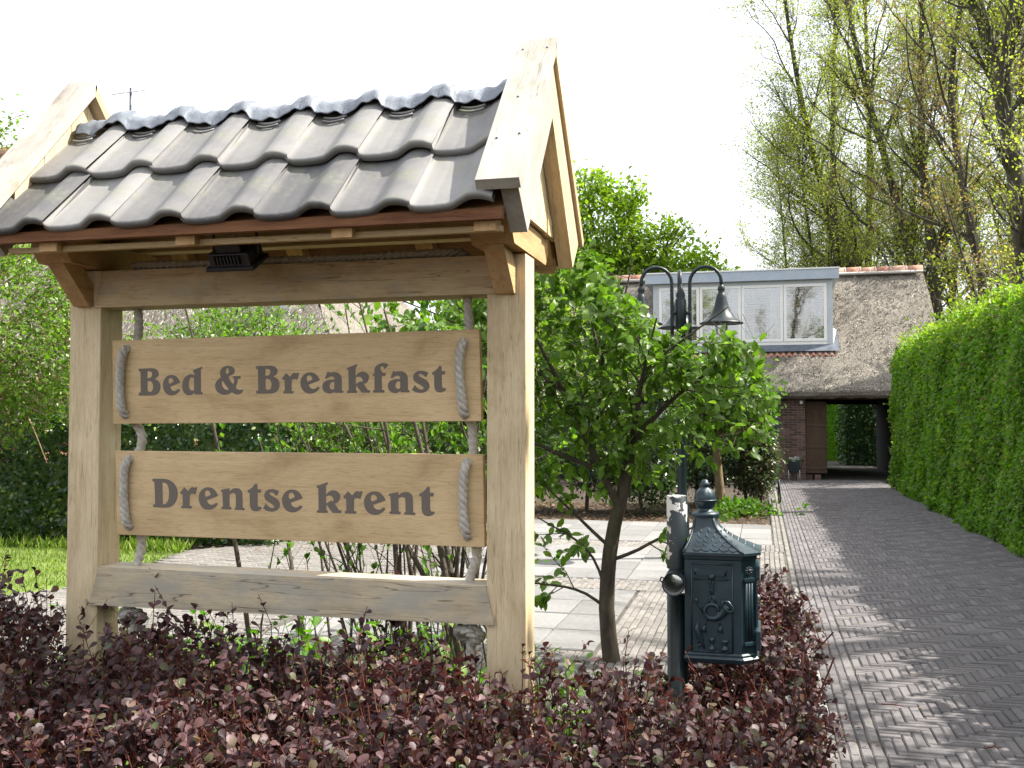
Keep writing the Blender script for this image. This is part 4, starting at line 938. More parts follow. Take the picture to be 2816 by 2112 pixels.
def knot(x, flip, tail):
    mb = MB(); c = Vector((x, 2.905, .902)); f = -1 if flip else 1
    pts = [c + Vector((0, .007, .045)), c + Vector((f * .012, -.02, .025)), c + Vector((f * .038, -.012, 0)), c + Vector((f * .012, .018, -.022)), c + Vector((-f * .03, .004, -.010)), c + Vector((-f * .028, -.026, .014)), c + Vector((f * .008, -.036, .012)), c + Vector((f * .026, -.02, -.016)), c + Vector((f * .004, .0, -.030)), c + Vector((f * .004, -.006, -.06)), c + Vector((f * .012, -.01, -.06 - tail))]
    rope_mesh(mb, pts, .0145); mb.build('knot', M['rope'], rp)
knot(-2.004, True, .09); knot(-.855, False, .06)
# ------------------------------------------------------------------ flood lamp below the eaves
fl = empty('flood_lamp', (-1.51, 2.66, 2.02), 'small black flood lamp hanging under the tiled roof', 'lamp')
c = Vector((-1.513, 2.665, 2.036)); ax = Vector((1, 0, 0)); tl = .55; ay = Vector((0, math.cos(tl), math.sin(tl))); az = Vector((0, -math.sin(tl), math.cos(tl)))
MB().obox(c, ax, ay, az, .066, .046, .022, .004).build('housing', M['black'], fl)
MB().obox(c - az * .024, ax, ay, az, .078, .056, .006, .003).build('rim', M['black'], fl)
MB().obox(c + az * .03 + ay * -.01, ax, ay, az, .04, .026, .014, .004).build('gear_box', M['black'], fl)
for k in range(8): MB().obox(c + ax * (-.042 + k * .011) - ay * .049 + az * .004, ax, ay, az, .0025, .008, .013).build('fin', M['black'], fl)
br = MB(); 
for s in (-1, 1): br.tube([c + ax * s * .071 + az * .0, c + ax * s * .071 + Vector((0, -.01, .10)), c + ax * s * .058 + Vector((0, .02, .135))], .005, 6)
br.tube([c + ax * -.058 + Vector((0, .02, .134)), c + ax * .058 + Vector((0, .02, .134))], .005, 6); br.build('bracket', M['black'], fl)
MB().tube([c + az * .04 + ax * .0, c + Vector((.012, -.01, .08)), c + Vector((.035, .01, .13)), c + Vector((.05, .04, .17))], .0045, 6).build('cable', M['cable'], fl)

# ------------------------------------------------------------------ cast mailbox on its pipe
mx = empty('mailbox', (-.256, 3.16, 0), 'dark petrol cast iron mailbox with post horn relief on a peeling pipe', 'mailbox')
MB().tube([(-.256, 3.16, -.03), (-.256, 3.16, 1.0)], .032, 24).build('post', M['green_iron'], mx)
up_ = MB().lathe([(.032, 1.082), (.032, 1.306), (.029, 1.308), (.027, 1.304), (.026, 1.10)], (-.256, 3.16, 0), 28).build('upper_pipe', M['peel'], mx)
tbp = MB().lathe([(.034, -.125), (.034, .16), (.0305, .16), (.0305, -.125), (.034, -.125)], (-.258, 3.16, 1.05), 28, (0, 1, 0)).build('newspaper_tube', M['green_iron'], mx)
MB().lathe([(.0300, -.122), (.0300, .158)], (-.258, 3.16, 1.05), 28, (0, 1, 0)).build('lit_tube_wall', M['tube_inner'], tbp)
MB().tube([(-.290, 3.10, 1.058), (-.300, 3.10, 1.062), (-.304, 3.10, 1.05), (-.296, 3.10, 1.045)], .0025, 6).build('hook', M['green_iron'], tbp)
XB0, XB1, YB0, YB1 = -.229, -.018, 3.100, 3.345
def boxring(e, z, ch=.042):
    x0, x1, y0, y1 = XB0 - e * .3, XB1 + e, YB0 - e, YB1 + e
    return [(x0, y0, z), (x1 - ch, y0, z), (x1, y0 + ch, z), (x1, y1 - ch, z), (x1 - ch, y1, z), (x0, y1, z)]
def rings(mb, rs, cap=True):
    n = len(rs[0]); vs = [p for r in rs for p in r]
    fs = [(i * n + k, i * n + (k + 1) % n, (i + 1) * n + (k + 1) % n, (i + 1) * n + k) for i in range(len(rs) - 1) for k in range(n)]
    if cap: fs += [tuple(range(n))[::-1], tuple(range((len(rs) - 1) * n, len(rs) * n))]
    mb.add(vs, fs); return mb
body = rings(MB(), [boxring(0, .835), boxring(0, 1.135)]).build('body', M['mailbox'], mx)
rings(MB(), [boxring(-.004, .806), boxring(.004, .810), boxring(.008, .822), boxring(.003, .828), boxring(.003, .834), boxring(-.001, .840)]).build('base_moulding', M['mailbox'], mx)
rings(MB(), [boxring(.001, 1.118), boxring(.004, 1.122), boxring(.005, 1.1325), boxring(.001, 1.136)]).build('top_moulding', M['mailbox'], mx)
# concave roof
def roofring(t):
    z = 1.142 + .104 * t; k = (1 - t) ** 2.1; e = .014 * (1 - t)
    bx0, bx1, by0, by1 = XB0 - .004, XB1 + .016, YB0 - .014, YB1 + .014
    tx0, tx1, ty0, ty1 = -.205, -.140, 3.185, 3.25; ch = .045 * k + .004
    x0 = tx0 + (bx0 - tx0) * k; x1 = tx1 + (bx1 - tx1) * k; y0 = ty0 + (by0 - ty0) * k; y1 = ty1 + (by1 - ty1) * k
    return [(x0, y0, z), (x1 - ch, y0, z), (x1, y0 + ch, z), (x1, y1 - ch, z), (x1 - ch, y1, z), (x0, y1, z)]
rs = [[(p[0], p[1], 1.134) for p in roofring(0)]] + [roofring(k / 12) for k in range(13)]
mroof = rings(MB(), rs).build('roof', M['mailbox'], mx)
# scale shingles on the roof side that faces the viewer
row = 0
for t in (.035, .13, .235, .35, .49):
    r0, r1 = roofring(t), roofring(min(1, t + .17)); nsc = max(2, 5 - row // 1 if row < 3 else 3)
    nsc = (5, 4, 4, 3, 2)[row]
    xl0, xl1 = r0[0][0] + .026, r0[1][0] - .012
    w = (xl1 - xl0) / nsc; dirv = (Vector(r1[0]) + Vector(r1[1])) / 2 - (Vector(r0[0]) + Vector(r0[1])) / 2
    dirv = Vector((0, dirv.y, dirv.z)).normalized(); nv = Vector((0, -dirv.z, dirv.y))
    for k in range(nsc):
        cx = xl0 + (k + .5) * w; cc = Vector((cx, r0[0][1], r0[0][2])) + dirv * .016
        pts = [cc + Vector((math.cos(a) * w * .5, 0, 0)) - dirv * (math.sin(a) * .017) + nv * .0022 for a in [math.pi * q / 8 for q in range(9)]]
        pts += [cc + Vector((-w * .5, 0, 0)) + dirv * .02 - nv * .0005, cc + Vector((w * .5, 0, 0)) + dirv * .02 - nv * .0005]
        mb = MB(); nn = len(pts); low = [p - nv * .004 for p in pts]
        mb.add(pts + low, [tuple(range(nn))[::-1]] + [(i, (i + 1) % nn, nn + (i + 1) % nn, nn + i) for i in range(nn)])
        mb.build('shingle', M['mailbox'], mroof)
    row += 1
for e in ((0, .004), (1, -.006)):
    MB().tube([Vector(roofring(k / 10)[e[0]]) + Vector((e[1] * .5, -.001, .001)) for k in range(10)], .0042, 6).build('hip_rib', M['mailbox'], mroof)
for q in range(6):
    for w_ in range(3):
        t = .08 + q * .1; r = roofring(t); p = (Vector(r[2]) * (.25 + .25 * w_) + Vector(r[3]) * (.75 - .25 * w_))
        MB().lathe([(.001, .003), (.006, .002), (.008, -.002)], p, 8, (.5, 0, .86)).build('boss', M['mailbox'], mroof)
fin = MB().lathe([(.043, 1.240), (.045, 1.246), (.043, 1.252), (.034, 1.255), (.026, 1.260), (.024, 1.265)], (-.172, 3.218, 0), 20).build('finial', M['mailbox'], mx)
ball = MB(); nb = 32; pr = [(.021, 1.264), (.028, 1.272), (.0325, 1.286), (.033, 1.299), (.029, 1.314), (.021, 1.325), (.013, 1.330), (.012, 1.334), (.0145, 1.336), (.0145, 1.345), (.010, 1.348), (.009, 1.354), (.001, 1.356)]
vs = []
for r_, h in pr:
    for k in range(nb):
        a = 2 * math.pi * k / nb; q = r_ * (1 + (.05 if r_ > .02 else 0) * math.cos(a * 8)); vs.append((-.172 + q * math.cos(a), 3.218 + q * math.sin(a), h))
ball.add(vs, [(i * nb + k, i * nb + (k + 1) % nb, (i + 1) * nb + (k + 1) % nb, (i + 1) * nb + k) for i in range(len(pr) - 1) for k in range(nb)], True)
ball.build('ball', M['mailbox'], fin)
MB().tube([(-.172 + .034 * math.cos(a), 3.218 + .034 * math.sin(a), 1.291) for a in [2 * math.pi * k / 24 for k in range(25)]], .003, 5).build('belt', M['mailbox'], fin)
# reliefs on the side towards the viewer
def fx(x): return XB0 + (x - 464) * .0004245
def fz(y): return 1.142 - (y - 681) * .000433
YS = YB0 - .001
def rel(name, pts, rad, seg=8, d=.0):
    return MB().tube([(fx(x), YS - d, fz(y)) for x, y in pts], rad, seg).build(name, M['mailbox'], body)
for (a, b) in (((512, 762), (512, 1372)), ((800, 1372), (512, 1372)), ((800, 762), (800, 1372)), ((512, 762), (800, 762)), ((532, 868), (775, 868))): rel('panel_moulding', [a, b], .0028, 6)
sc = MB().prism([(fx(548), fz(838)), (fx(742), fz(842)), (fx(752), fz(792)), (fx(700), fz(800)), (fx(600), fz(798)), (fx(545), fz(788))], 'y', YS - .006, YS + .002).build('scroll', M['mailbox'], body)
for a, b in (((545, 790), (545, 836)), ((748, 792), (744, 842))): rel('scroll_end', [a, b], .006)
rel('knob', [(655, 835), (655, 868)], [.009, .010], 10, .003)
rel('cord', [(655, 868), (640, 895), (665, 925), (645, 950), (656, 975)], .0045)
rel('cord', [(655, 868), (670, 895), (645, 925), (665, 950), (656, 975)], .0045)
rel('cord', [(654, 975), (640, 1010), (628, 1045)], .003); rel('cord', [(658, 975), (675, 1010), (690, 1045)], .003)
ringp = [(655 + 50 * math.cos(a), 1090 - 48 * math.sin(a)) for a in [2 * math.pi * k / 22 for k in range(23)]]
rel('horn_ring', ringp, .0062, 8, .003)
rel('horn_bell', [(600, 1110), (630, 1140), (680, 1140), (720, 1115), (745, 1080), (765, 1045)], [.005, .007, .009, .011, .014, .018], 12, .002)
rel('bell_rim', [(738, 1010), (725, 1030), (740, 1060), (775, 1085), (805, 1080), (800, 1050), (775, 1018), (738, 1010)], .004, 6, .014)
rel('horn_tube', [(600, 1100), (575, 1060), (550, 1025), (540, 1005)], [.006, .005, .0045, .008], 8, .002)
for a, b in (((620, 1150), (600, 1195)), ((700, 1150), (712, 1190))): rel('cord', [a, b], .003)
for x, y in ((600, 1212), (715, 1212)): rel('tassel', [(x, y - 22), (x, y), (x - 2, y + 22)], [.005, .0065, .0085], 8, .001)
rel('quill', [(603, 1352), (585, 1310), (565, 1260), (550, 1215), (555, 1165)], [.002, .006, .009, .009, .002], 8)
for k in range(5): rel('quill_barb', [(585 - k * 8, 1315 - k * 26), (560 - k * 6, 1345 - k * 30)], [.004, .002], 6)
MB().lathe([(.012, 0), (.012, .004), (.006, .008), (.005, .018), (.010, .024), (.009, .033), (.001, .036)], (fx(655), YS, fz(1352)), 12).build('seal_stamp', M['mailbox'], body)
MB().lathe([(.013, 0), (.013, .004), (.006, .009), (.006, .014), (.012, .022), (.013, .028), (.001, .029)], (fx(745), YS, fz(1352)), 12).build('ink_pot', M['mailbox'], body)
# corner column with rosette, front door furniture towards the drive
cxm, cym = XB1 - .021, YB0 + .021; nd_ = Vector((1, -1, 0)).normalized(); td = Vector((1, 1, 0)).normalized()
for k in (-1, 0, 1): MB().tube([Vector((cxm, cym, z)) + td * k * .011 + nd_ * .001 for z in (.875, 1.055)], .0045, 6).build('flute', M['mailbox'], body)
for z in (.868, 1.06): MB().obox(Vector((cxm, cym, z)) + nd_ * .001, td, nd_, (0, 0, 1), .021, .006, .006, .002).build('column_block', M['mailbox'], body)
for k in range(8):
    a = 2 * math.pi * k / 8; MB().lathe([(.001, .006), (.004, .004), (.0055, 0)], Vector((cxm, cym, 1.088)) + td * math.cos(a) * .010 + Vector((0, 0, math.sin(a) * .010)), 8, nd_).build('rosette_petal', M['mailbox'], body)
MB().lathe([(.001, .009), (.005, .007), (.007, 0)], Vector((cxm, cym, 1.088)), 10, nd_).build('rosette_heart', M['mailbox'], body)
MB().box(XB1 - .001, XB1 + .012, 3.14, 3.30, 1.055, 1.10, .004).build('letter_flap', M['mailbox'], body)
MB().box(XB1 - .001, XB1 + .014, 3.13, 3.31, .845, .905, .004).build('lower_ledge', M['mailbox'], body)
MB().lathe([(.010, 0), (.010, .006), (.006, .012), (.001, .014)], (XB1, 3.17, 1.0), 12, (1, 0, 0)).build('lock', M['antenna'], body)
MB().box(XB1 - .001, XB1 + .006, 3.135, 3.305, .915, 1.045, .003).build('front_panel', M['mailbox'], body)
MB().box(-.232, -.226, 3.15, 3.24, .9, 1.1).build('back_plate', M['mailbox'], body)

# ------------------------------------------------------------------ vegetation tools
def poly_sample(P, Rd, idx, t):
    k = P.shape[1]; f = t * (k - 1); i = np.minimum(f.astype(int), k - 2); a = (f - i)[:, None]
    p0, p1 = P[idx, i], P[idx, i + 1]; r = Rd[idx, i] * (1 - a[:, 0]) + Rd[idx, i + 1] * a[:, 0]
    return p0 * (1 - a) + p1 * a, nrm(p1 - p0), r
def shoots(P, Rd, per, t0, t1, len0, len1, ang, k=4, rfac=.55, rtip=.25, up=0.0, wob=.18, rmin=.0012, taper_len=0.0, bias=None):
    """child branches: per of them on each polyline"""
    n = len(P); idx = np.repeat(np.arange(n), per); m = len(idx); t = RNG.uniform(t0, t1, m)
    p, tg, r = poly_sample(P, Rd, idx, t)
    perp = nrm(np.cross(tg, rand_dir(m))); a = np.radians(RNG.uniform(ang[0], ang[1], m))[:, None]
    d = nrm(tg * np.cos(a) + perp * np.sin(a) + np.array([0, 0, up]) + (0 if bias is None else np.asarray(bias)))
    L = RNG.uniform(len0, len1, m) * (1 - taper_len * t); out = np.zeros((m, k, 3)); out[:, 0] = p; cur = d
    for i in range(1, k):
        cur = nrm(cur + RNG.normal(0, wob, (m, 3)) + np.array([0, 0, up * .35])); out[:, i] = out[:, i - 1] + cur * (L / (k - 1))[:, None]
    rr = np.maximum(r * rfac, rmin)[:, None] * np.linspace(1, rtip, k)[None, :]
    return out, np.maximum(rr, rmin * .6)
def stack_paths(paths, rads, k):
    P = np.zeros((len(paths), k, 3)); Rr = np.zeros((len(paths), k))
    for q, (pp, r) in enumerate(zip(paths, rads)):
        pp = np.asarray(pp, float); s = np.r_[0, np.cumsum(np.linalg.norm(np.diff(pp, axis=0), axis=1))]; tt = np.linspace(0, s[-1], k)
        for c in range(3): P[q, :, c] = np.interp(tt, s, pp[:, c])
        Rr[q] = np.interp(tt / s[-1], np.linspace(0, 1, len(r)), r)
    # soften corners
    P[:, 1:-1] = .5 * P[:, 1:-1] + .25 * (P[:, :-2] + P[:, 2:]); return P, Rr
def wood_mesh(name, lst, mat, off):
    V, F = merge_vf([tubes_np(P - np.asarray(off), Rd, seg) for P, Rd, seg in lst])
    return np_mesh(name, V, F, mat, smooth=True)
def along(P, per, t0=.15, t1=1.0, spread=.0):
    n = len(P); idx = np.repeat(np.arange(n), per); t = RNG.uniform(t0, t1, len(idx)); p, tg, _ = poly_sample(P, np.ones(P.shape[:2]), idx, t)
    return p + RNG.normal(0, spread, p.shape) if spread else p, tg

# ------------------------------------------------------------------ the small tree behind the mailbox
ST = empty('serviceberry_tree', (-.935, 6.4, -.03), 'small crooked tree with large soft green leaves between sign and mailbox', 'tree')
limbs = [
 ([(-.935, 6.4, -.03), (-.985, 6.41, .36), (-.955, 6.4, .545), (-.949, 6.4, .743), (-.913, 6.4, .921), (-.845, 6.42, 1.09), (-.83, 6.45, 1.24), (-.815, 6.45, 1.39)], [.058, .052, .050, .048, .046, .042, .040, .036]),
 ([(-.885, 6.4, .98), (-1.011, 6.35, 1.235), (-1.08, 6.3, 1.43), (-1.2, 6.25, 1.7), (-1.35, 6.15, 2.0), (-1.5, 6.1, 2.35)], [.034, .028, .022, .016, .011, .006]),
 ([(-.815, 6.45, 1.38), (-.951, 6.5, 1.646), (-1.02, 6.55, 1.9), (-1.1, 6.6, 2.2), (-1.15, 6.6, 2.6)], [.026, .022, .017, .011, .005]),
 ([(-.815, 6.45, 1.38), (-.605, 6.4, 1.62), (-.4, 6.35, 1.78), (-.15, 6.3, 1.95)], [.024, .018, .012, .006]),
 ([(-.81, 6.45, 1.40), (-.75, 6.3, 1.62), (-.70, 6.15, 1.85), (-.60, 6.0, 2.15)], [.022, .016, .011, .006]),
 ([(-1.0, 6.35, 1.22), (-1.4, 6.2, 1.38), (-1.8, 6.1, 1.62), (-2.3, 6.0, 2.0)], [.020, .015, .010, .005]),
 ([(-.905, 6.4, .65), (-.76, 6.35, .71), (-.61, 6.3, .811), (-.42, 6.25, .86), (-.30, 6.2, .95)], [.014, .012, .010, .007, .004]),
 ([(-.985, 6.4, .34), (-1.1, 6.37, .43), (-1.226, 6.33, .47), (-1.5, 6.25, .5)], [.012, .010, .008, .004]),
 ([(-.965, 6.4, .40), (-1.02, 6.36, .62), (-1.10, 6.3, .75), (-1.38, 6.2, .92)], [.012, .010, .008, .004]),
 ([(-.945, 6.4, .72), (-1.034, 6.38, .80), (-1.129, 6.35, .90), (-1.36, 6.3, 1.12)], [.014, .012, .008, .004]),
 ([(-.83, 6.45, 1.24), (-.80, 6.75, 1.6), (-.85, 7.0, 2.0), (-1.0, 7.1, 2.4)], [.022, .016, .011, .006]),
 ([(-1.02, 6.55, 1.9), (-.88, 6.5, 2.25), (-.80, 6.5, 2.6)], [.014, .009, .004]),
 ([(-1.2, 6.25, 1.7), (-1.6, 6.3, 2.0), (-2.1, 6.4, 2.25), (-2.5, 6.45, 2.4)], [.014, .010, .007, .004]),
 ([(-.70, 6.15, 1.85), (-.40, 6.0, 2.05), (-.18, 5.95, 2.2)], [.011, .008, .004]),
]
P0, R0 = stack_paths([l[0] for l in limbs], [l[1] for l in limbs], 9)
R0 *= .9
P1, R1 = shoots(P0[1:6], R0[1:6], 16, .3, 1, .3, .65, (30, 70), 5, .5, .35, .12, .22, .0025)
P1b, R1b = shoots(P0[[6, 7, 8, 9]], R0[[6, 7, 8, 9]], 5, .35, 1, .15, .38, (25, 60), 4, .5, .35, .0, .25, .0018)
P1c, R1c = shoots(P0[10:], R0[10:], 15, .25, 1, .28, .58, (30, 75), 5, .5, .35, .1, .22, .0025)
P2, R2 = shoots(np.concatenate([P1, P1c]), np.concatenate([R1, R1c]), 8, .2, 1, .12, .32, (25, 65), 4, .6, .4, .03, .25, .0014)
def crown_top(P): return np.interp(P[:, 0], [-2.9, -2.3, -1.7, -1.3, -1.05, -.85, -.6, -.2, .1], [2.35, 2.5, 2.72, 2.80, 2.68, 2.42, 2.08, 2.06, 1.95])
def below(P, Rr):
    k = (P[:, -1, 2] < crown_top(P[:, -1]) + .0) & (P[:, -1, 0] < .08); return P[k], Rr[k]
P1, R1 = below(P1, R1); P1c, R1c = below(P1c, R1c); P2, R2 = below(P2, R2)
tws = []
for (cx, cy, cz, rx, ry, rz, m_) in ((-1.45, 6.5, 1.95, .9, .75, .62, 130), (-.6, 6.45, 1.65, .78, .65, .40, 170), (-1.9, 6.3, 1.75, .75, .6, .55, 110), (-1.2, 6.6, 1.35, .7, .6, .32, 110)):
    d = rand_dir(m_); p = np.array([cx, cy, cz]) + d * np.array([rx, ry, rz]) * RNG.uniform(.1, 1, (m_, 1)) ** .45; td = nrm(d + RNG.normal(0, .5, (m_, 3)) + np.array([0, 0, .15])); L = RNG.uniform(.12, .3, (m_, 1))
    tws.append(np.stack([p - td * L * .6, p - td * L * .2 + RNG.normal(0, .015, p.shape), p + td * L * .15, p + td * L * .4], 1))
tws = np.concatenate(tws); tws, rtw = below(tws, np.linspace(.0035, .0014, 4)[None, :].repeat(len(tws), 0)); P2 = np.concatenate([P2, tws]); R2 = np.concatenate([R2, rtw])
bm_ = np_obj('trunk', wood_mesh('trunk', [(P0[:1], R0[:1] / .9, 14), (P0[1:], R0[1:], 8), (P1, R1, 5), (P1b, R1b, 5), (P1c, R1c, 5), (P2, R2, 3)], M['bark'], (-.935, 6.4, -.03)), ST)
pa, ta = along(P2, 7, .2, 1.0); pb, tb = along(P1b, 13, .25, 1.0); pc, tc = along(np.concatenate([P1, P1c]), 5, .4, 1.0)
P = np.concatenate([pa, pb, pc]); T = np.concatenate([ta, tb, tc])
okz = (P[:, 2] < crown_top(P) + RNG.normal(0, .05, len(P))) & (P[:, 0] < .12)
P, T = P[okz], T[okz]
T[P[:, 2] < 1.2] = T[P[:, 2] < 1.2]
n = len(P); D = nrm(T * .7 + RNG.normal(0, .55, (n, 3)) + np.array([0, -.1, -.28])); N = nrm(RNG.normal(0, .5, (n, 3)) + np.array([.1, -.25, 1.0]))
S = RNG.uniform(.05, .092, n) * RNG.uniform(.8, 1.05, n)
foliage(ST, P, D, N, S, LEAF12, M['l_tree'], 300)

# ------------------------------------------------------------------ tall clipped hedge along the drive
HD = empty('tall_hedge', (3.3, 12, 0), 'tall clipped light green leafy hedge along the right of the drive', 'hedge')
def hump(a, b, s=1.0): return s * (np.sin(a * 2.1 + 1) * .5 + np.sin(a * 5.3 + b * 3.1) * .3 + np.sin(b * 4.3 + a * 1.7 + 2) * .35 + np.sin(a * 11 + b * 9) * .15)
def hedge_face(n, ya, yb, pw):
    t = RNG.uniform(0, 1, n); y = ya * (yb / ya) ** t if pw else ya + (yb - ya) * t
    z = RNG.uniform(.02, 3.12, n); x = 2.92 + .085 * hump(y * 1.1, z * 1.2) - .05 + np.abs(RNG.normal(0, .07, n)) + .30 * np.clip((z - 2.75) / .37, 0, 1) ** 2.2 - .05 * (z < .3)
    zz = z + .10 * hump(y * 1.5, x * 0, .8) * (z > 2.6); return np.c_[x, y, zz]
Pf = hedge_face(78000, 9.0, 23.6, True); nt_ = 15000
yt = 9.0 * (23.6 / 9.0) ** RNG.uniform(0, 1, nt_); xt = RNG.uniform(3.0, 4.0, nt_); Pt = np.c_[xt, yt, 3.10 + .09 * hump(yt * 1.5, xt, .8) + RNG.normal(0, .05, nt_)]
ne = 4500; Pe = np.c_[RNG.uniform(2.9, 4.0, ne), 23.6 + RNG.normal(0, .06, ne), RNG.uniform(.05, 3.1, ne)]
n1 = 900; ys = RNG.uniform(9, 23.5, n1); Ps = np.c_[RNG.uniform(2.85, 3.6, n1), ys, 3.15 + np.abs(RNG.normal(0, .10, n1))]
Po = hedge_face(15000, 1.0, 9.0, False); Po[:, 1] = RNG.uniform(-5, 9, len(Po))
P = np.concatenate([Pf, Pt, Pe, Ps, Po]); n = len(P)
nb_ = np.concatenate([np.repeat([[-1, -.15, .25]], len(Pf), 0), np.repeat([[-.1, -.2, 1]], nt_, 0), np.repeat([[-.2, .6, .3]], ne, 0), np.repeat([[-.3, -.3, .6]], n1, 0), np.repeat([[-1, 0, .25]], len(Po), 0)])
N = nrm(nb_ + RNG.normal(0, .42, (n, 3))); D = nrm(RNG.normal(0, .55, (n, 3)) + np.array([-.25, -.1, -.35]))
D[len(Pf):len(Pf) + nt_ + ne + n1] = nrm(RNG.normal(0, .7, (nt_ + ne + n1, 3)) + np.array([-.2, -.2, .35]))
S = RNG.uniform(.045, .078, n); S[-len(Po):] = RNG.uniform(.10, .15, len(Po)); S *= np.clip(P[:, 1] / 14, .9, 1.25)
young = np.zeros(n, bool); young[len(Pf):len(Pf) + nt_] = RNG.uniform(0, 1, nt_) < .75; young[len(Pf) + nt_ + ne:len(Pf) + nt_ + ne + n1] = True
young[:len(Pf)] = RNG.uniform(0, 1, len(Pf)) < .03 + .55 * np.clip((Pf[:, 2] - 2.5) / .6, 0, 1)  # young marks leaves near the top given the painted sunlit tone
foliage(HD, P[~young], D[~young], N[~young], S[~young], LEAF4, M['l_hedge'], 300)
nbr = 900; yb_ = 9 * (23.6 / 9) ** RNG.uniform(0, 1, nbr); zb_ = RNG.uniform(.05, 2.9, nbr); Pb = np.c_[2.86 + .085 * hump(yb_ * 1.1, zb_ * 1.2), yb_, zb_]
np_obj('dry_leaves', leaf_mesh('dry_leaves', Pb, nrm(RNG.normal(0, .6, (nbr, 3)) + np.array([-.2, 0, -.5])), nrm(RNG.normal(0, .5, (nbr, 3)) + np.array([-1, 0, .2])), RNG.uniform(.035, .06, nbr), LEAF4, M['litter'], (3.3, 12, 0)), HD, kind='stuff')
nsh = 130; ysh = 9 * (23.6 / 9) ** RNG.uniform(0, 1, nsh); shp = np.zeros((nsh, 4, 3)); onface = RNG.uniform(0, 1, nsh) < .4
for i in range(4): shp[:, i] = np.where(onface[:, None], np.c_[2.9 - .06 * i + RNG.normal(0, .01, nsh), ysh + RNG.normal(0, .02, nsh) * i, RNG.uniform(.3, 2.9, nsh) if i == 0 else shp[:, i - 1, 2] + .04], np.c_[np.linspace(2.95, 3.6, nsh), ysh + RNG.normal(0, .02, nsh) * i, np.full(nsh, 3.08 + .085 * i)])
np_obj('shoots', wood_mesh('shoots', [(shp, np.linspace(.004, .0015, 4)[None, :].repeat(nsh, 0), 3)], M['stem'], (3.3, 12, 0)), HD, kind='stuff')
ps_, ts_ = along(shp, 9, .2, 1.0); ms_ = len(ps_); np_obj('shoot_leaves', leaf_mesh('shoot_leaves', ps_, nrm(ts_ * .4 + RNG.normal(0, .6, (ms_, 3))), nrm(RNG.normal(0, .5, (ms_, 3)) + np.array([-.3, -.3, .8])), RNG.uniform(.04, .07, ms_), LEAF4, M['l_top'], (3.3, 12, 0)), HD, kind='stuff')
foliage(HD, P[young], D[young], N[young], S[young] * 1.05, LEAF4, M['l_top'], 0, mass='sunlit_foliage')
MB().box(3.10, 3.75, -5, 23.4, -.03, 2.9).build('twig_core', M['stem'], HD)
st = MB()
for k in range(60):
    y = random.uniform(8, 23.4); st.tube([(3.05, y, 0), (3.0 + random.uniform(-.05, .05), y + random.uniform(-.1, .1), .5), (3.1, y, 1.0)], .012, 5)
st.build('stem', M['stem'], HD, kind='stuff')

# ------------------------------------------------------------------ purple barberry hedge in the foreground
BB = empty('barberry_hedge', (-1.2, 2.6, 0), 'low dark purple leaved barberry hedge in front of the sign and beside the kerb', 'hedge')
def btop(x, y):
    h = np.interp(x, [-3.4, -2.4, -2.0, -1.4, -.9, -.6, -.2, .25], [.96, .92, .85, .84, .83, .79, .76, .73])
    h = np.where(y > 3.1, np.interp(y, [3.1, 3.6, 4.2, 4.8], [.74, .74, .83, .86]), h)
    return h + .035 * np.sin(x * 9 + y * 4) + .03 * np.sin(x * 17 - y * 13 + 1)
n = 4300
xa = RNG.uniform(-3.3, .20, n); ya = RNG.uniform(1.95, 2.98, n)
m = (np.abs(xa + .73) < .085) & (np.abs(ya - 2.91) < .085) | (np.abs(xa + 2.17) < .085) & (np.abs(ya - 2.91) < .085); xa, ya = xa[~m], ya[~m]
n2 = 2100; xb = RNG.uniform(-.28, .235, n2); yb = RNG.uniform(2.9, 4.85, n2)
edge = np.interp(yb, [2.9, 4.4, 4.85], [.165, .235, .12]); mk = (xb < edge) & ~((xb < .02) & (yb < 3.42) & (yb > 3.02)) ; xb, yb = xb[mk], yb[mk]
x = np.r_[xa, xb]; y = np.r_[ya, yb]; n = len(x)
right = np.where(y < 2.98, .17, np.interp(y, [2.9, 4.4, 4.85], [.165, .235, .12]))
dist_edge = np.minimum(right - x, 1.0); fr = np.clip(dist_edge / .16, 0, 1)
depth = RNG.uniform(0, 1, n) ** 1.5 * .9 + .22 * np.clip(np.sin(x * 13 + 1.3 * np.sin(y * 7)) * np.sin(y * 11 + np.sin(x * 6)), 0, 1)
top = btop(x, y) * (.72 + .28 * np.sqrt(fr)); z = top - depth * np.where(fr < .9, .62, .30)
z = np.maximum(z, .06)
tw = np.zeros((n, 4, 3)); L = RNG.uniform(.09, .20, n); d0 = nrm(np.c_[RNG.normal(0, .35, n) + .9 * (1 - fr), RNG.normal(0, .35, n) - .15, np.ones(n)])
base = np.c_[x, y, z] - d0 * L[:, None] * .6
cur = d0
tw[:, 0] = base
for i in range(1, 4):
    cur = nrm(cur + RNG.normal(0, .14, (n, 3))); tw[:, i] = tw[:, i - 1] + cur * (L / 3)[:, None]
n5 = 150; xs = RNG.uniform(-3.2, .1, n5); ys_ = RNG.uniform(2.2, 2.95, n5); zz = btop(xs, ys_); tall = np.zeros((n5, 4, 3)); hh = RNG.uniform(.05, .17, n5)
for i in range(4): tall[:, i] = np.c_[xs + RNG.normal(0, .008, n5) * i, ys_ + RNG.normal(0, .008, n5) * i, zz - .12 + (hh + .12) * i / 3]
stems = np.zeros((260, 4, 3)); xs2 = RNG.uniform(-3.2, .1, 260); ys2 = np.where(RNG.uniform(0, 1, 260) < .7, RNG.uniform(2.2, 2.9, 260), RNG.uniform(2.9, 4.7, 260)); xs2 = np.where(ys2 > 2.95, RNG.uniform(-.2, .12, 260), xs2)
for i in range(4): stems[:, i] = np.c_[xs2 + RNG.normal(0, .03, 260) * i, ys2 + RNG.normal(0, .03, 260) * i, np.full(260, .24 * i)]
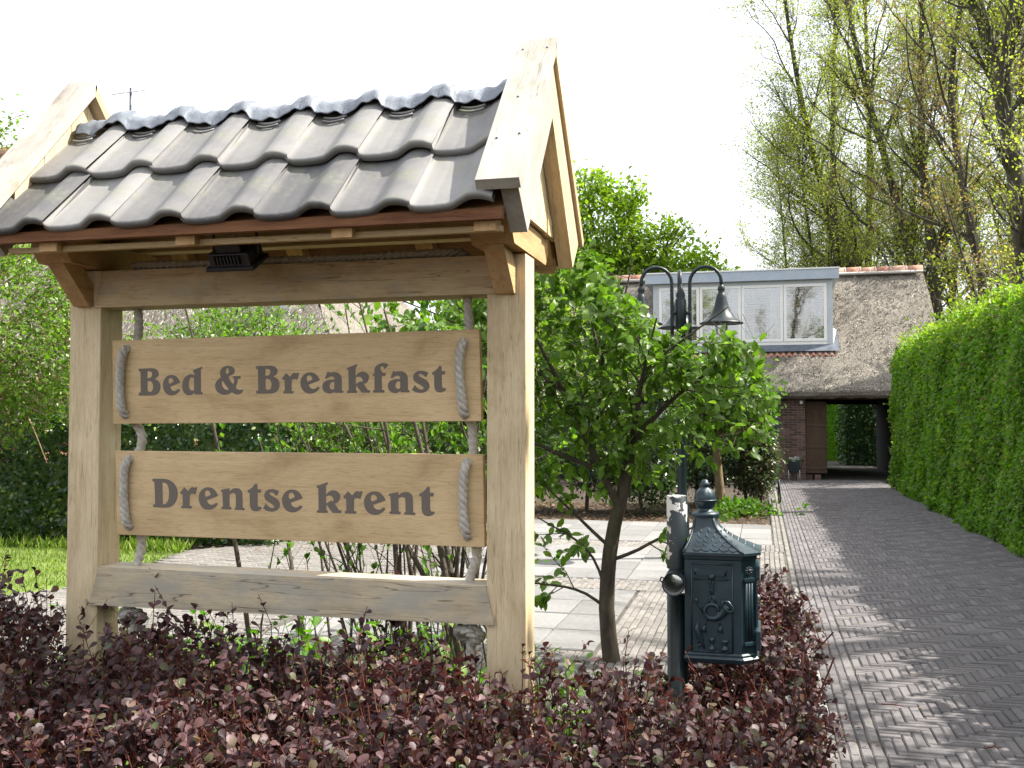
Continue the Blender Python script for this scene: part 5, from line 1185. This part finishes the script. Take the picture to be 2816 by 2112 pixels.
np_obj('twigs', wood_mesh('twigs', [(tw, np.linspace(.0022, .0010, 4)[None, :].repeat(n, 0), 3), (tall, np.linspace(.0024, .0010, 4)[None, :].repeat(n5, 0), 4), (stems, np.linspace(.007, .003, 4)[None, :].repeat(260, 0), 4)], M['stem_red'], (-1.2, 2.6, 0)), BB, kind='stuff')
pa, ta = along(tw, 10, .15, 1.0); pt_, tt_ = along(tall, 9, .35, 1.0); P = np.concatenate([pa, pt_]); T = np.concatenate([ta, tt_]); n = len(P)
rad = nrm(np.cross(T, rand_dir(n))); D = nrm(T * .65 + rad * .9 + RNG.normal(0, .15, (n, 3))); N = nrm(T * .8 - rad * .4 + RNG.normal(0, .35, (n, 3)))
S = RNG.uniform(.016, .033, n)
_, _, w_ = frame_uv(P); hgt_ = btop(P[:, 0], P[:, 1]) - P[:, 2]
foliage(BB, P, D, N, S, LEAFR, M['l_berb'], 300, score=w_ + np.clip(hgt_, 0, 1) * 6)
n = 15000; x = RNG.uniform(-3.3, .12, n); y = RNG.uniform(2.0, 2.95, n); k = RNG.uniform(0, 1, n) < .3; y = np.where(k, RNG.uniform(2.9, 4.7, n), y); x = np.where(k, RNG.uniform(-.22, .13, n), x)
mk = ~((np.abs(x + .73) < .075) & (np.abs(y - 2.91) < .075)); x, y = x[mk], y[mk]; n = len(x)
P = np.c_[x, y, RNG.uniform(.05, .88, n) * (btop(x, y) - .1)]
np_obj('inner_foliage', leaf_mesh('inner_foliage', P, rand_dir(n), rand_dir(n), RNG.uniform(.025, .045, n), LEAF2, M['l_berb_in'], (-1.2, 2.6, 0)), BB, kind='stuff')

# ------------------------------------------------------------------ green plants between hedge and sign, multi-stemmed shrub behind it
def clump(name, cx, cy, rx, ry, z0, z1, n, size, mat, label, cat, group=None, tpl=LEAF8, upw=.5, parts=0):
    e = empty(name, (cx, cy, 0), label, cat, group)
    ns = max(8, n // 14); bx = cx + rx * RNG.normal(0, .5, ns); by = cy + ry * RNG.normal(0, .5, ns); S_ = np.zeros((ns, 4, 3)); hh = RNG.uniform(.55, 1.0, ns) * (z1 - z0)
    for i in range(4): S_[:, i] = np.c_[bx + RNG.normal(0, .03, ns) * i, by + RNG.normal(0, .03, ns) * i, -.03 + (z0 + hh) * i / 3]
    np_obj('stem', wood_mesh('stem', [(S_, np.linspace(.004, .0015, 4)[None, :].repeat(ns, 0), 3)], mat, (cx, cy, 0)), e, kind='stuff')
    p, t = along(S_, max(1, n // ns), max(0, z0 / (z1 + .01)), 1.0); m = len(p); rad = nrm(np.cross(t, rand_dir(m)))
    p = p + rad * RNG.uniform(0, .05, (m, 1)); D = nrm(rad + t * upw + RNG.normal(0, .25, (m, 3))); N = nrm(t + RNG.normal(0, .4, (m, 3)))
    foliage(e, p, D, N, RNG.uniform(.6, 1.15, m) * size, tpl, mat, parts); return e
for k, (cx, cy, lab) in enumerate(((-1.98, 3.45, 'bright green leafy perennial behind the left knot of the rope'), (-1.55, 3.6, 'bright green leafy perennial below the middle of the lower beam'), (-1.15, 3.55, 'bright green leafy perennial behind the right knot of the rope'), (-2.5, 3.5, 'bright green leafy perennial left of the left sign post'), (-.62, 3.5, 'bright green leafy perennial right of the right sign post'))):
    clump('perennial', cx, cy, .42, .35, .05, (.84, .80, .82, .80, .70)[k], 1100, .055, M['l_bright'], lab, 'plant', 'green perennials behind the barberry')
FS = empty('flowering_shrub', (-1.55, 4.6, -.03), 'upright many stemmed shrub with young pale leaves behind the sign boards', 'shrub')
paths = []; rads = []
for k in range(38):
    bx, by = -1.6 + random.gauss(0, .26), 4.65 + random.gauss(0, .22); h = random.uniform(1.1, 1.95); lx, ly = random.gauss(-.12, .30), random.gauss(0, .2)
    if k < 5: h = random.uniform(2.0, 2.25); lx = random.uniform(-.6, -.1)
    r = random.choice((.006, .008, .010, .014, .018)); q = random.uniform(-.1, .1)
    paths.append([(bx, by, -.03), (bx + lx * .25 + q, by + ly * .2, h * .35), (bx + lx * .6 - q * .5, by + ly * .6, h * .7), (bx + lx, by + ly, h)]); rads.append([r, r * .85, r * .6, r * .25])
for k in range(14):
    bx, by = random.uniform(-2.5, -1.05), 4.3 + random.gauss(0, .25); h = random.uniform(.8, 1.15); paths.append([(bx, by, -.03), (bx + random.gauss(0, .05), by, h * .5), (bx + random.gauss(0, .08), by, h)]); rads.append([.005, .004, .002])
P0, R0 = stack_paths(paths, rads, 7); P1, R1 = shoots(P0, R0, 7, .45, 1, .12, .42, (25, 70), 4, .5, .4, .25, .25, .0012)
np_obj('stems', wood_mesh('stems', [(P0, R0, 6), (P1, R1, 3)], M['stem'], (-1.55, 4.6, -.03)), FS, kind='stuff')
P1 = P1[(P1[:, 0, 2] > 1.2) | (RNG.uniform(0, 1, len(P1)) < .3)]; pa, ta = along(P1, 7, .25, 1); pb, tb = along(P0, 5, .5, 1); P = np.concatenate([pa, pb]); T = np.concatenate([ta, tb]); tips = np.concatenate([P0[:, -1], P1[:, -1]]); tips = np.repeat(tips, 5, 0)
P = np.concatenate([P, tips]); T = np.concatenate([T, np.repeat([[0, 0, 1.0]], len(tips), 0)]); n = len(P); rad = nrm(np.cross(T, rand_dir(n)))
foliage(FS, P, nrm(T * .9 + rad * .6 + np.array([0, 0, .3])), nrm(-rad + T * .7 + RNG.normal(0, .3, (n, 3))), RNG.uniform(.022, .045, n), LEAF8, M['l_bright'], 120)

# ------------------------------------------------------------------ left garden: laurel hedge, left tree, holly, bed shrubs
def leafy_box(name, loc, pts, label, cat, mat, core, group=None, parts=0, size=(.05, .08), tpl=LEAF4, n_out=None, droop=-.1):
    e = empty(name, loc, label, cat, group); P, Nn = pts; n = len(P)
    N = nrm(Nn + RNG.normal(0, .5, (n, 3))); D = nrm(RNG.normal(0, .6, (n, 3)) + np.array([0, -.15, droop]) + Nn * .25)
    foliage(e, P, D, N, RNG.uniform(size[0], size[1], n), tpl, mat, parts)
    if core: core(e)
    return e
def box_pts(n, x0, x1, y0, y1, z0, z1, rough=.08, rot=0, c=(0, 0)):
    """points over the outer skin of a rounded box"""
    u = RNG.uniform(-1, 1, (n, 3)); ax = RNG.choice(3, n, p=[.2, .45, .35]); s = np.sign(RNG.uniform(-1, 1, n)); s[ax == 1] = -1; s[ax == 2] = 1
    u[np.arange(n), ax] = s; Nn = np.zeros((n, 3)); Nn[np.arange(n), ax] = s
    P = np.c_[(x0 + x1) / 2 + u[:, 0] * (x1 - x0) / 2, (y0 + y1) / 2 + u[:, 1] * (y1 - y0) / 2, (z0 + z1) / 2 + u[:, 2] * (z1 - z0) / 2]
    P += Nn * (hump(P[:, 0] * 1.6, P[:, 2] * 1.6 + P[:, 1], rough))[:, None] - Nn * np.abs(RNG.normal(0, rough, n))[:, None]
    if rot:
        ca, sa = math.cos(rot), math.sin(rot); d = P[:, :2] - np.array(c); P[:, :2] = np.c_[d[:, 0] * ca - d[:, 1] * sa, d[:, 0] * sa + d[:, 1] * ca] + np.array(c)
        Nn[:, :2] = np.c_[Nn[:, 0] * ca - Nn[:, 1] * sa, Nn[:, 0] * sa + Nn[:, 1] * ca]
    return P, Nn
rt_ = math.atan2(1.1, 6.5)
lh = leafy_box('laurel_hedge', (-9, 11, 0), box_pts(26000, -12.6, -5.75, 10.55, 12.2, .0, 1.62, .10, rt_, (-9, 10.75)), 'dark evergreen hedge with pinkish buds behind the sunny lawn', 'hedge', M['l_dark'],
    lambda e: (lambda o: setattr(o, 'rotation_euler', (0, 0, rt_)))(MB().box(-12.4, -6.0, 10.85, 12.1, -.03, 1.45).build('core', M['l_dark'], e)), parts=200, size=(.05, .085))
n = 260; P = np.c_[RNG.uniform(-10, -6.6, n), np.zeros(n), RNG.uniform(1.0, 1.65, n)]; P[:, 1] = 10.45 + (P[:, 0] + 9) * .169 + RNG.normal(0, .06, n); P = np.repeat(P[:32], 9, 0) + RNG.normal(0, .022, (288, 3))
np_obj('buds', leaf_mesh('buds', P, rand_dir(288), rand_dir(288), .03, LEAF2, M['pink'], (-9, 11, 0)), lh, kind='stuff')
def broad_tree(name, loc, label, crown, n_leaf, size, lmat, bmat, trunk_r=.08, group=None, limbs=7, parts=0, tpl=LEAF4, trunk_top=None, lean=(0, 0), fill=.55, pts=None, twigs=2600, cat='tree', twig_len=(.25, .6)):
    """crown: list of ellipsoids (cx,cy,cz,rx,ry,rz)"""
    e = empty(name, loc, label, cat, group); x, y, z0 = loc; c0 = crown[0]; tt = trunk_top or (c0[0], c0[1], c0[2] - c0[5] * .3)
    paths = [[loc, ((x + tt[0]) / 2 + random.uniform(-.06, .06), (y + tt[1]) / 2, (z0 + tt[2]) / 2), tt]]; rads = [[trunk_r, trunk_r * .8, trunk_r * .6]]
    for k in range(limbs):
        c = crown[k % len(crown)]; d = rand_dir(1)[0]; d[2] = abs(d[2]) * .7 - .1; tgt = (c[0] + d[0] * c[3] * .8, c[1] + d[1] * c[4] * .8, c[2] + d[2] * c[5] * .8)
        a = random.uniform(.55, 1.0); s = tuple(loc[q] + (tt[q] - loc[q]) * a for q in range(3)); m = tuple((s[q] + tgt[q]) / 2 + random.uniform(-.12, .12) * c[3] for q in range(3))
        paths.append([s, m, tgt]); rads.append([trunk_r * .5, trunk_r * .33, trunk_r * .12])
    P0, R0 = stack_paths(paths, rads, 7); P1, R1 = shoots(P0[1:], R0[1:], 9, .25, 1, twig_len[0] * 1.6, twig_len[1] * 1.8, (30, 75), 4, .5, .35, .08, .22, .004)
    # twigs through the crown volume
    w = np.array([c[3] * c[4] * c[5] for c in crown]); ci = RNG.choice(len(crown), twigs, p=w / w.sum()); C = np.array(crown)[ci]
    d = rand_dir(twigs); r = RNG.uniform(fill, 1.0, twigs) ** (1 / 2.0); cl = 1 + .16 * np.sin(d[:, 0] * 5 + ci * 2) * np.sin(d[:, 2] * 6 + ci) + .12 * np.sin(d[:, 1] * 9 + d[:, 0] * 4)
    p = C[:, :3] + d * C[:, 3:] * (r * cl)[:, None]; tdir = nrm(d * np.array([1, 1, .7]) + RNG.normal(0, .4, (twigs, 3)) + np.array([0, 0, .25])); L = RNG.uniform(twig_len[0] * .5, twig_len[1] * .7, twigs)
    tw = np.stack([p - tdir * L[:, None] * .7, p - tdir * L[:, None] * .3 + RNG.normal(0, .02, p.shape), p + tdir * L[:, None] * .3], 1)
    np_obj('trunk', wood_mesh('trunk', [(P0[:1], R0[:1], 12), (P0[1:], R0[1:], 7), (P1, R1, 4)], bmat, loc), e)
    np_obj('twigs', wood_mesh('twigs', [(tw, np.linspace(.006, .002, 3)[None, :].repeat(twigs, 0), 3)], bmat, loc), e, kind='stuff')
    per = max(1, n_leaf // twigs); lp, lt = along(tw, per, .1, 1.0); m = len(lp); lp = lp + RNG.normal(0, size * .8, lp.shape)
    D = nrm(lt * .5 + RNG.normal(0, .6, (m, 3)) + np.array([0, 0, -.3])); N = nrm(RNG.normal(0, .55, (m, 3)) + np.array([.1, -.1, 1]))
    foliage(e, lp, D, N, RNG.uniform(.65, 1.15, m) * size, tpl, lmat, parts, mass='crown'); return e
broad_tree('garden_tree', (-9.9, 11.7, -.03), 'bushy light green tree at the left edge above the lawn', [(-8.6, 9.4, 2.75, 1.75, 1.3, 1.35), (-9.3, 9.2, 4.4, 1.25, 1.0, 1.2), (-7.9, 9.6, 2.2, 1.0, .9, .8)], 24000, .065, M['l_left'], M['bark_tan'], .07, trunk_top=(-9.3, 10.6, 2.3), twigs=3200, fill=.3)
MB().tube([(-10.2, 12.35, -.03), (-10.18, 12.35, 1.0), (-10.2, 12.35, 2.15)], .06, 10).build('tree_stake', M['bark_tan'], label='round wooden stake rising from the dark hedge at the left', cat='stake', loc=(-10.2, 12.35, 0))
broad_tree('shade_tree', (4.35, 4.6, -.03), 'low tree added for shade beyond the tall hedge, outside the picture on the right', [(3.55, 3.9, 5.6, 1.25, 1.5, 1.0), (4.4, 6.3, 5.8, 1.1, 1.5, 1.1), (3.5, 2.2, 5.4, 1.0, 1.0, .9)], 1900, .13, M['l_left'], M['bark'], .09, twigs=420, fill=.1)  # unseen tree added to shade the barberry and drive, not the sign roof
broad_tree('lime_tree', (-4.6, 20.5, -.03), 'pale green bushy tree beside the house left of the lamp post', [(-4.7, 20.5, 4.2, 1.35, 1.2, 1.9), (-4.0, 20.5, 3.0, 1.3, 1.2, 1.3), (-5.6, 20.5, 3.3, 1.1, 1, 1.6), (-4.9, 20.3, 5.9, .8, .8, .8)], 14000, .11, M['l_maple'], M['bark'], .1, twigs=1800, fill=.3)
broad_tree('holly_tree', (-6.2, 12.6, -.03), 'glossy dark evergreen tree between the sign boards on the left', [(-6.6, 12.5, 1.9, 1.5, 1.1, 1.35), (-7.6, 13, 2.2, 1.2, 1, 1.2), (-5.4, 12.9, 1.3, 1.0, .8, .9)], 17000, .07, M['l_left'], M['bark'], .07, twigs=2400, fill=.35)
leafy_box('evergreen_bush', (-5.0, 14.6, 0), box_pts(9000, -6.6, -3.9, 14.2, 15.8, 0, 1.55, .12), 'dark evergreen bush behind the brick path at the left', 'bush', M['l_dark'], lambda e: MB().box(-6.4, -4.1, 14.5, 15.6, -.03, 1.3).build('core', M['l_dark'], e), size=(.05, .09))
# tree with tan trunk in the bed, shrubs round it
broad_tree('young_tree', (-.66, 17.6, -.03), 'young tree with tan trunk and spreading bright leaves in the bed', [(-.55, 17.3, 2.05, .75, .7, .55), (-.10, 17.0, 1.85, .45, .6, .35), (-1.0, 17.2, 1.6, .6, .6, .45), (-.15, 17.2, 1.3, .4, .5, .22)], 4200, .10, M['l_bright'], M['bark_tan'], .085, trunk_top=(-.78, 17.6, 1.9), twigs=700, fill=.2, tpl=LEAF8, twig_len=(.2, .45))
for k, (cx, cy, rx, ry, h, mt, lab) in enumerate((
    (-4.0, 16.6, .9, .8, 1.75, 'l_mid', 'leftmost green shrub of the planted bed behind the terrace'),
    (-2.9, 16.9, .9, .8, 1.95, 'l_dark', 'dark shrub of the bed behind the terrace right of the sign post'),
    (-1.9, 16.5, .8, .7, 1.55, 'l_mid', 'green shrub of the bed behind the small crooked tree'),
    (-1.15, 18.4, .8, .7, 1.9, 'l_dark', 'dark shrub of the bed behind the young tree'),
    (-.25, 18.9, .55, .6, 1.6, 'l_mid', 'green shrub behind the mottled shrub near the drive'))):
    broad_tree('bed_shrub', (cx, cy, -.03), lab, [(cx, cy, h * .58, rx, ry, h * .48), (cx + .2, cy - .3, h * .45, rx * .7, ry * .7, h * .35)], 4200, .075, M[mt], M['stem'], .035, twigs=600, fill=.3, group='shrubs in the bed', limbs=9, cat='shrub', twig_len=(.2, .4), trunk_top=(cx, cy, h * .4))
broad_tree('mottled_shrub', (-.02, 18.3, -.03), 'upright shrub with mottled cream and red leaves beside the drive', [(-.02, 18.3, .95, .33, .4, .62), (-.1, 18.2, .6, .36, .4, .45)], 6500, .06, M['l_var'], M['stem'], .03, twigs=900, fill=.25, limbs=8, cat='shrub', twig_len=(.12, .3), trunk_top=(-.02, 18.3, .6))
clump('ground_cover', -.35, 16.6, .55, .55, .0, .26, 700, .10, M['l_bright'], 'low bright green plants at the corner of the bed by the drive', 'plant', tpl=LEAF8)
# hedges seen through the passage
leafy_box('garden_hedge', (3.6, 35.4, 0), box_pts(5000, 2.55, 5.0, 34.7, 36.5, 0, 2.6, .10), 'dark green hedge seen through the covered passage', 'hedge', M['l_dark'], lambda e: MB().box(2.75, 4.8, 34.95, 36.3, -.03, 2.4).build('core', M['l_dark'], e), size=(.07, .12))
leafy_box('garden_hedge', (2.2, 39, 0), box_pts(4500, .5, 3.4, 38.2, 39.5, 0, 3.0, .10), 'sunlit light green hedge beyond the left side of the passage', 'hedge', M['l_hedge'], lambda e: MB().box(.7, 3.2, 38.5, 39.3, -.03, 2.8).build('core', M['l_hedge'], e), size=(.07, .12))
# bright maple behind the house
broad_tree('maple_tree', (-4.6, 36.5, -.03), 'bright fresh green maple rising behind the house roof', [(-5.6, 36.5, 8.7, 1.7, 1.5, 1.9), (-3.4, 36.5, 7.4, 1.5, 1.4, 1.35), (-2.2, 36.3, 6.7, 1.2, 1.2, 1.1), (-5.0, 36.2, 6.3, 2.4, 1.5, 1.6), (-7.2, 36.5, 7.4, 1.3, 1.3, 1.6), (-3.0, 36.4, 8.35, .55, .6, .6), (-5.9, 36.4, 10.1, .6, .6, .7), (-4.7, 36.4, 9.7, .6, .6, .8)], 15000, .22, M['l_maple'], M['bark'], .22, twigs=1500, fill=.35, limbs=14, twig_len=(.5, 1.1), trunk_top=(-4.7, 36.5, 5.5))

# ------------------------------------------------------------------ the spring wood on the right
def wood_tree(name, path, r0, seedv, label, lmat, group='tall trees of the wood', limbs=34, l1=(2.2, 5.5), dens=1.0, cat='tree', left=0.0):
    global RNG
    keep = RNG; RNG = np.random.default_rng(seedv); loc = path[0]
    e = empty(name, loc, label, cat, group); n = len(path)
    P0, R0 = stack_paths([path], [[r0 * 1.15] + [r0 * (1 - .72 * k / (n - 1)) for k in range(1, n)]], 14)
    P1, R1 = shoots(P0, R0, limbs, .14, .98, l1[0] * 1.15, l1[1] * 1.25, (20, 52), 8, .45, .22, .18, .15, .014, .45, bias=(-left, 0, 0))
    P2, R2 = shoots(P1, R1, int(10 * dens), .15, 1, .8, 2.4, (25, 65), 5, .5, .3, .12, .2, .008, .3)
    P3, R3 = shoots(P2, R2, 9, .15, 1, .35, .95, (25, 70), 3, .55, .4, .08, .25, .0045)
    P4, R4 = shoots(P0, R0, 60, .05, .75, .4, 1.6, (45, 90), 4, .1, .4, .1, .25, .006)
    np_obj('trunk', wood_mesh('trunk', [(P0, R0, 12), (P1, R1, 7), (P2, R2, 4)], M['bark_wood'], loc), e)
    np_obj('twigs', wood_mesh('twigs', [(P3, R3, 3), (P4, R4, 3)], M['twig'], loc), e, kind='stuff')
    lp, lt = along(P3, 5, .2, 1, .10); l4, t4 = along(P4, 12, .2, 1, .08); lp = np.concatenate([lp, l4]); lt = np.concatenate([lt, t4]); m = len(lp)
    foliage(e, lp, nrm(lt + RNG.normal(0, .6, (m, 3))), rand_dir(m), RNG.uniform(.05, .105, m), LEAF2, lmat, 0, mass='crown'); RNG = keep; return e
def copy_tree(src, loc, rz, sc, label, bare=False):
    r = src.copy(); COL.objects.link(r); r.location = loc; r.rotation_euler = (0, 0, rz); r.scale = (sc, sc, sc * random.uniform(.93, 1.07)); r['label'] = label
    for ch in list(src.children):
        if bare and ch.name.startswith(('crown', 'twigs')): continue
        c = ch.copy(); COL.objects.link(c); c.parent = r
    return r
WA = wood_tree('woodland_tree', [(5.9, 37, -.03), (5.5, 37, 5.5), (4.85, 37, 8.4), (4.4, 37, 10.6), (3.75, 37, 13.0), (3.1, 37, 16.5), (2.7, 37, 20)], .20, 11, 'leaning woodland tree nearest to the right end of the house roof', M['l_wood'], limbs=30, left=.14)
WB = wood_tree('woodland_tree', [(5.9, 35.5, -.03), (5.75, 35.5, 5), (5.5, 35.5, 8), (5.3, 35.5, 11), (5.35, 35.5, 14), (5.6, 35.5, 19)], .19, 12, 'straight woodland tree whose trunk stands beside the end of the roof', M['l_wood'], limbs=30)
WC = wood_tree('woodland_tree', [(6.9, 31.5, -.03), (6.4, 31.5, 5.2), (6.0, 31.5, 7.5), (5.6, 31.5, 10), (5.45, 31.5, 12), (6.1, 31.5, 14.5), (6.3, 31.5, 18)], .17, 13, 'woodland tree with kinked trunk and reddish buds', M['l_wood_red'], limbs=28)
WD = wood_tree('woodland_tree', [(6.7, 27, -.03), (6.5, 27, 4.5), (6.3, 27, 7), (6.1, 27, 9), (5.75, 27, 10.8), (5.2, 27, 12.8), (4.8, 27, 17)], .30, 14, 'thickest mossy trunk of the wood at the right edge', M['l_wood'], limbs=26)
WE = wood_tree('woodland_tree', [(2.9, 41, -.03), (2.6, 41, 4), (2.2, 41, 7), (1.8, 41, 10), (1.5, 41, 12.5)], .10, 15, 'slender budding tree just above the dormer', M['l_wood'], limbs=26, l1=(1.4, 3.2), left=.05)
for k, (src, x, y, rz, sc, lab) in enumerate((
    (WB, 4.2, 43, 1.9, 1.02, 'woodland tree behind the leaning one, above the dormer end'), (WA, 8.2, 40, 2.6, 1.0, 'woodland tree deep between the kinked trunk and the straight one'),
    (WC, 9.6, 36, 1.2, 1.05, 'woodland tree behind the thick mossy trunk'), (WE, 4.9, 39, 2.2, 1.1, 'thin woodland tree between leaning and straight trunks'),
    (WB, 11.5, 43, .7, 1.1, 'deep woodland tree at the right edge of the picture'), (WE, 7.4, 34, 4.0, 1.15, 'thin woodland tree right of the straight trunk'),
    (WE, 3.6, 46, 5.2, 1.0, 'thin distant woodland tree above the roof ridge'), (WA, 3.9, 42, .35, 1.0, 'leaning woodland tree behind the dormer end, second from the left'), (WB, 3.2, 40, 5.5, .95, 'upright woodland tree above the right part of the dormer'), (WE, 1.6, 44, .9, .95, 'thin budding tree above the middle of the dormer roof'), (WB, 7.6, 45, 3.3, 1.1, 'far woodland tree between the straight trunk and the kinked one'))):
    copy_tree(src, (x, y, -.03), rz, sc, lab)
# trees of the same wood that stand to the right of the drive and shade it
for k, (src, x, y, rz, sc) in enumerate(((WD, 9.2, 14.5, 2.2, .9), (WB, 8.0, 19.5, 4.1, .9), (WA, 8.6, 11.6, 1.3, .9))):
    copy_tree(src, (x, y, -.03), rz, sc, ('middle roadside tree beyond the tall hedge, outside the picture', 'farthest roadside tree beyond the tall hedge, outside the picture', 'nearest tall roadside tree beyond the hedge, outside the picture')[k], True)
# street trees behind the viewer, mirrored in the dormer windows
for k, (src, x, y, rz, sc) in enumerate(((WB, -4.5, -17, 2.0, .9), (WC, 1.5, -21, 3.0, .95), (WD, 6.5, -15, .5, .85))):
    copy_tree(src, (x, y, -.03), rz, sc, ('street tree behind the viewer on the left, outside the picture', 'street tree straight behind the viewer, outside the picture', 'street tree behind the viewer on the right, outside the picture')[k])
copy_tree(WE, (-15.5, 40, -.03), 1.0, .8, 'dark twiggy tree seen between beam and upper board against the sky')
# undergrowth of the wood
n = 22000; P = np.c_[RNG.uniform(4.6, 16, n), RNG.uniform(28, 46, n), np.abs(RNG.normal(0, 2.6, n))]; P[:, 2] = np.minimum(P[:, 2], 6.5)
ug = np_obj('undergrowth', leaf_mesh('undergrowth', P, rand_dir(n), rand_dir(n), RNG.uniform(.07, .16, n), LEAF2, M['l_wood']), kind='stuff'); tag(ug, 'thin green undergrowth between the trunks of the wood', 'undergrowth')
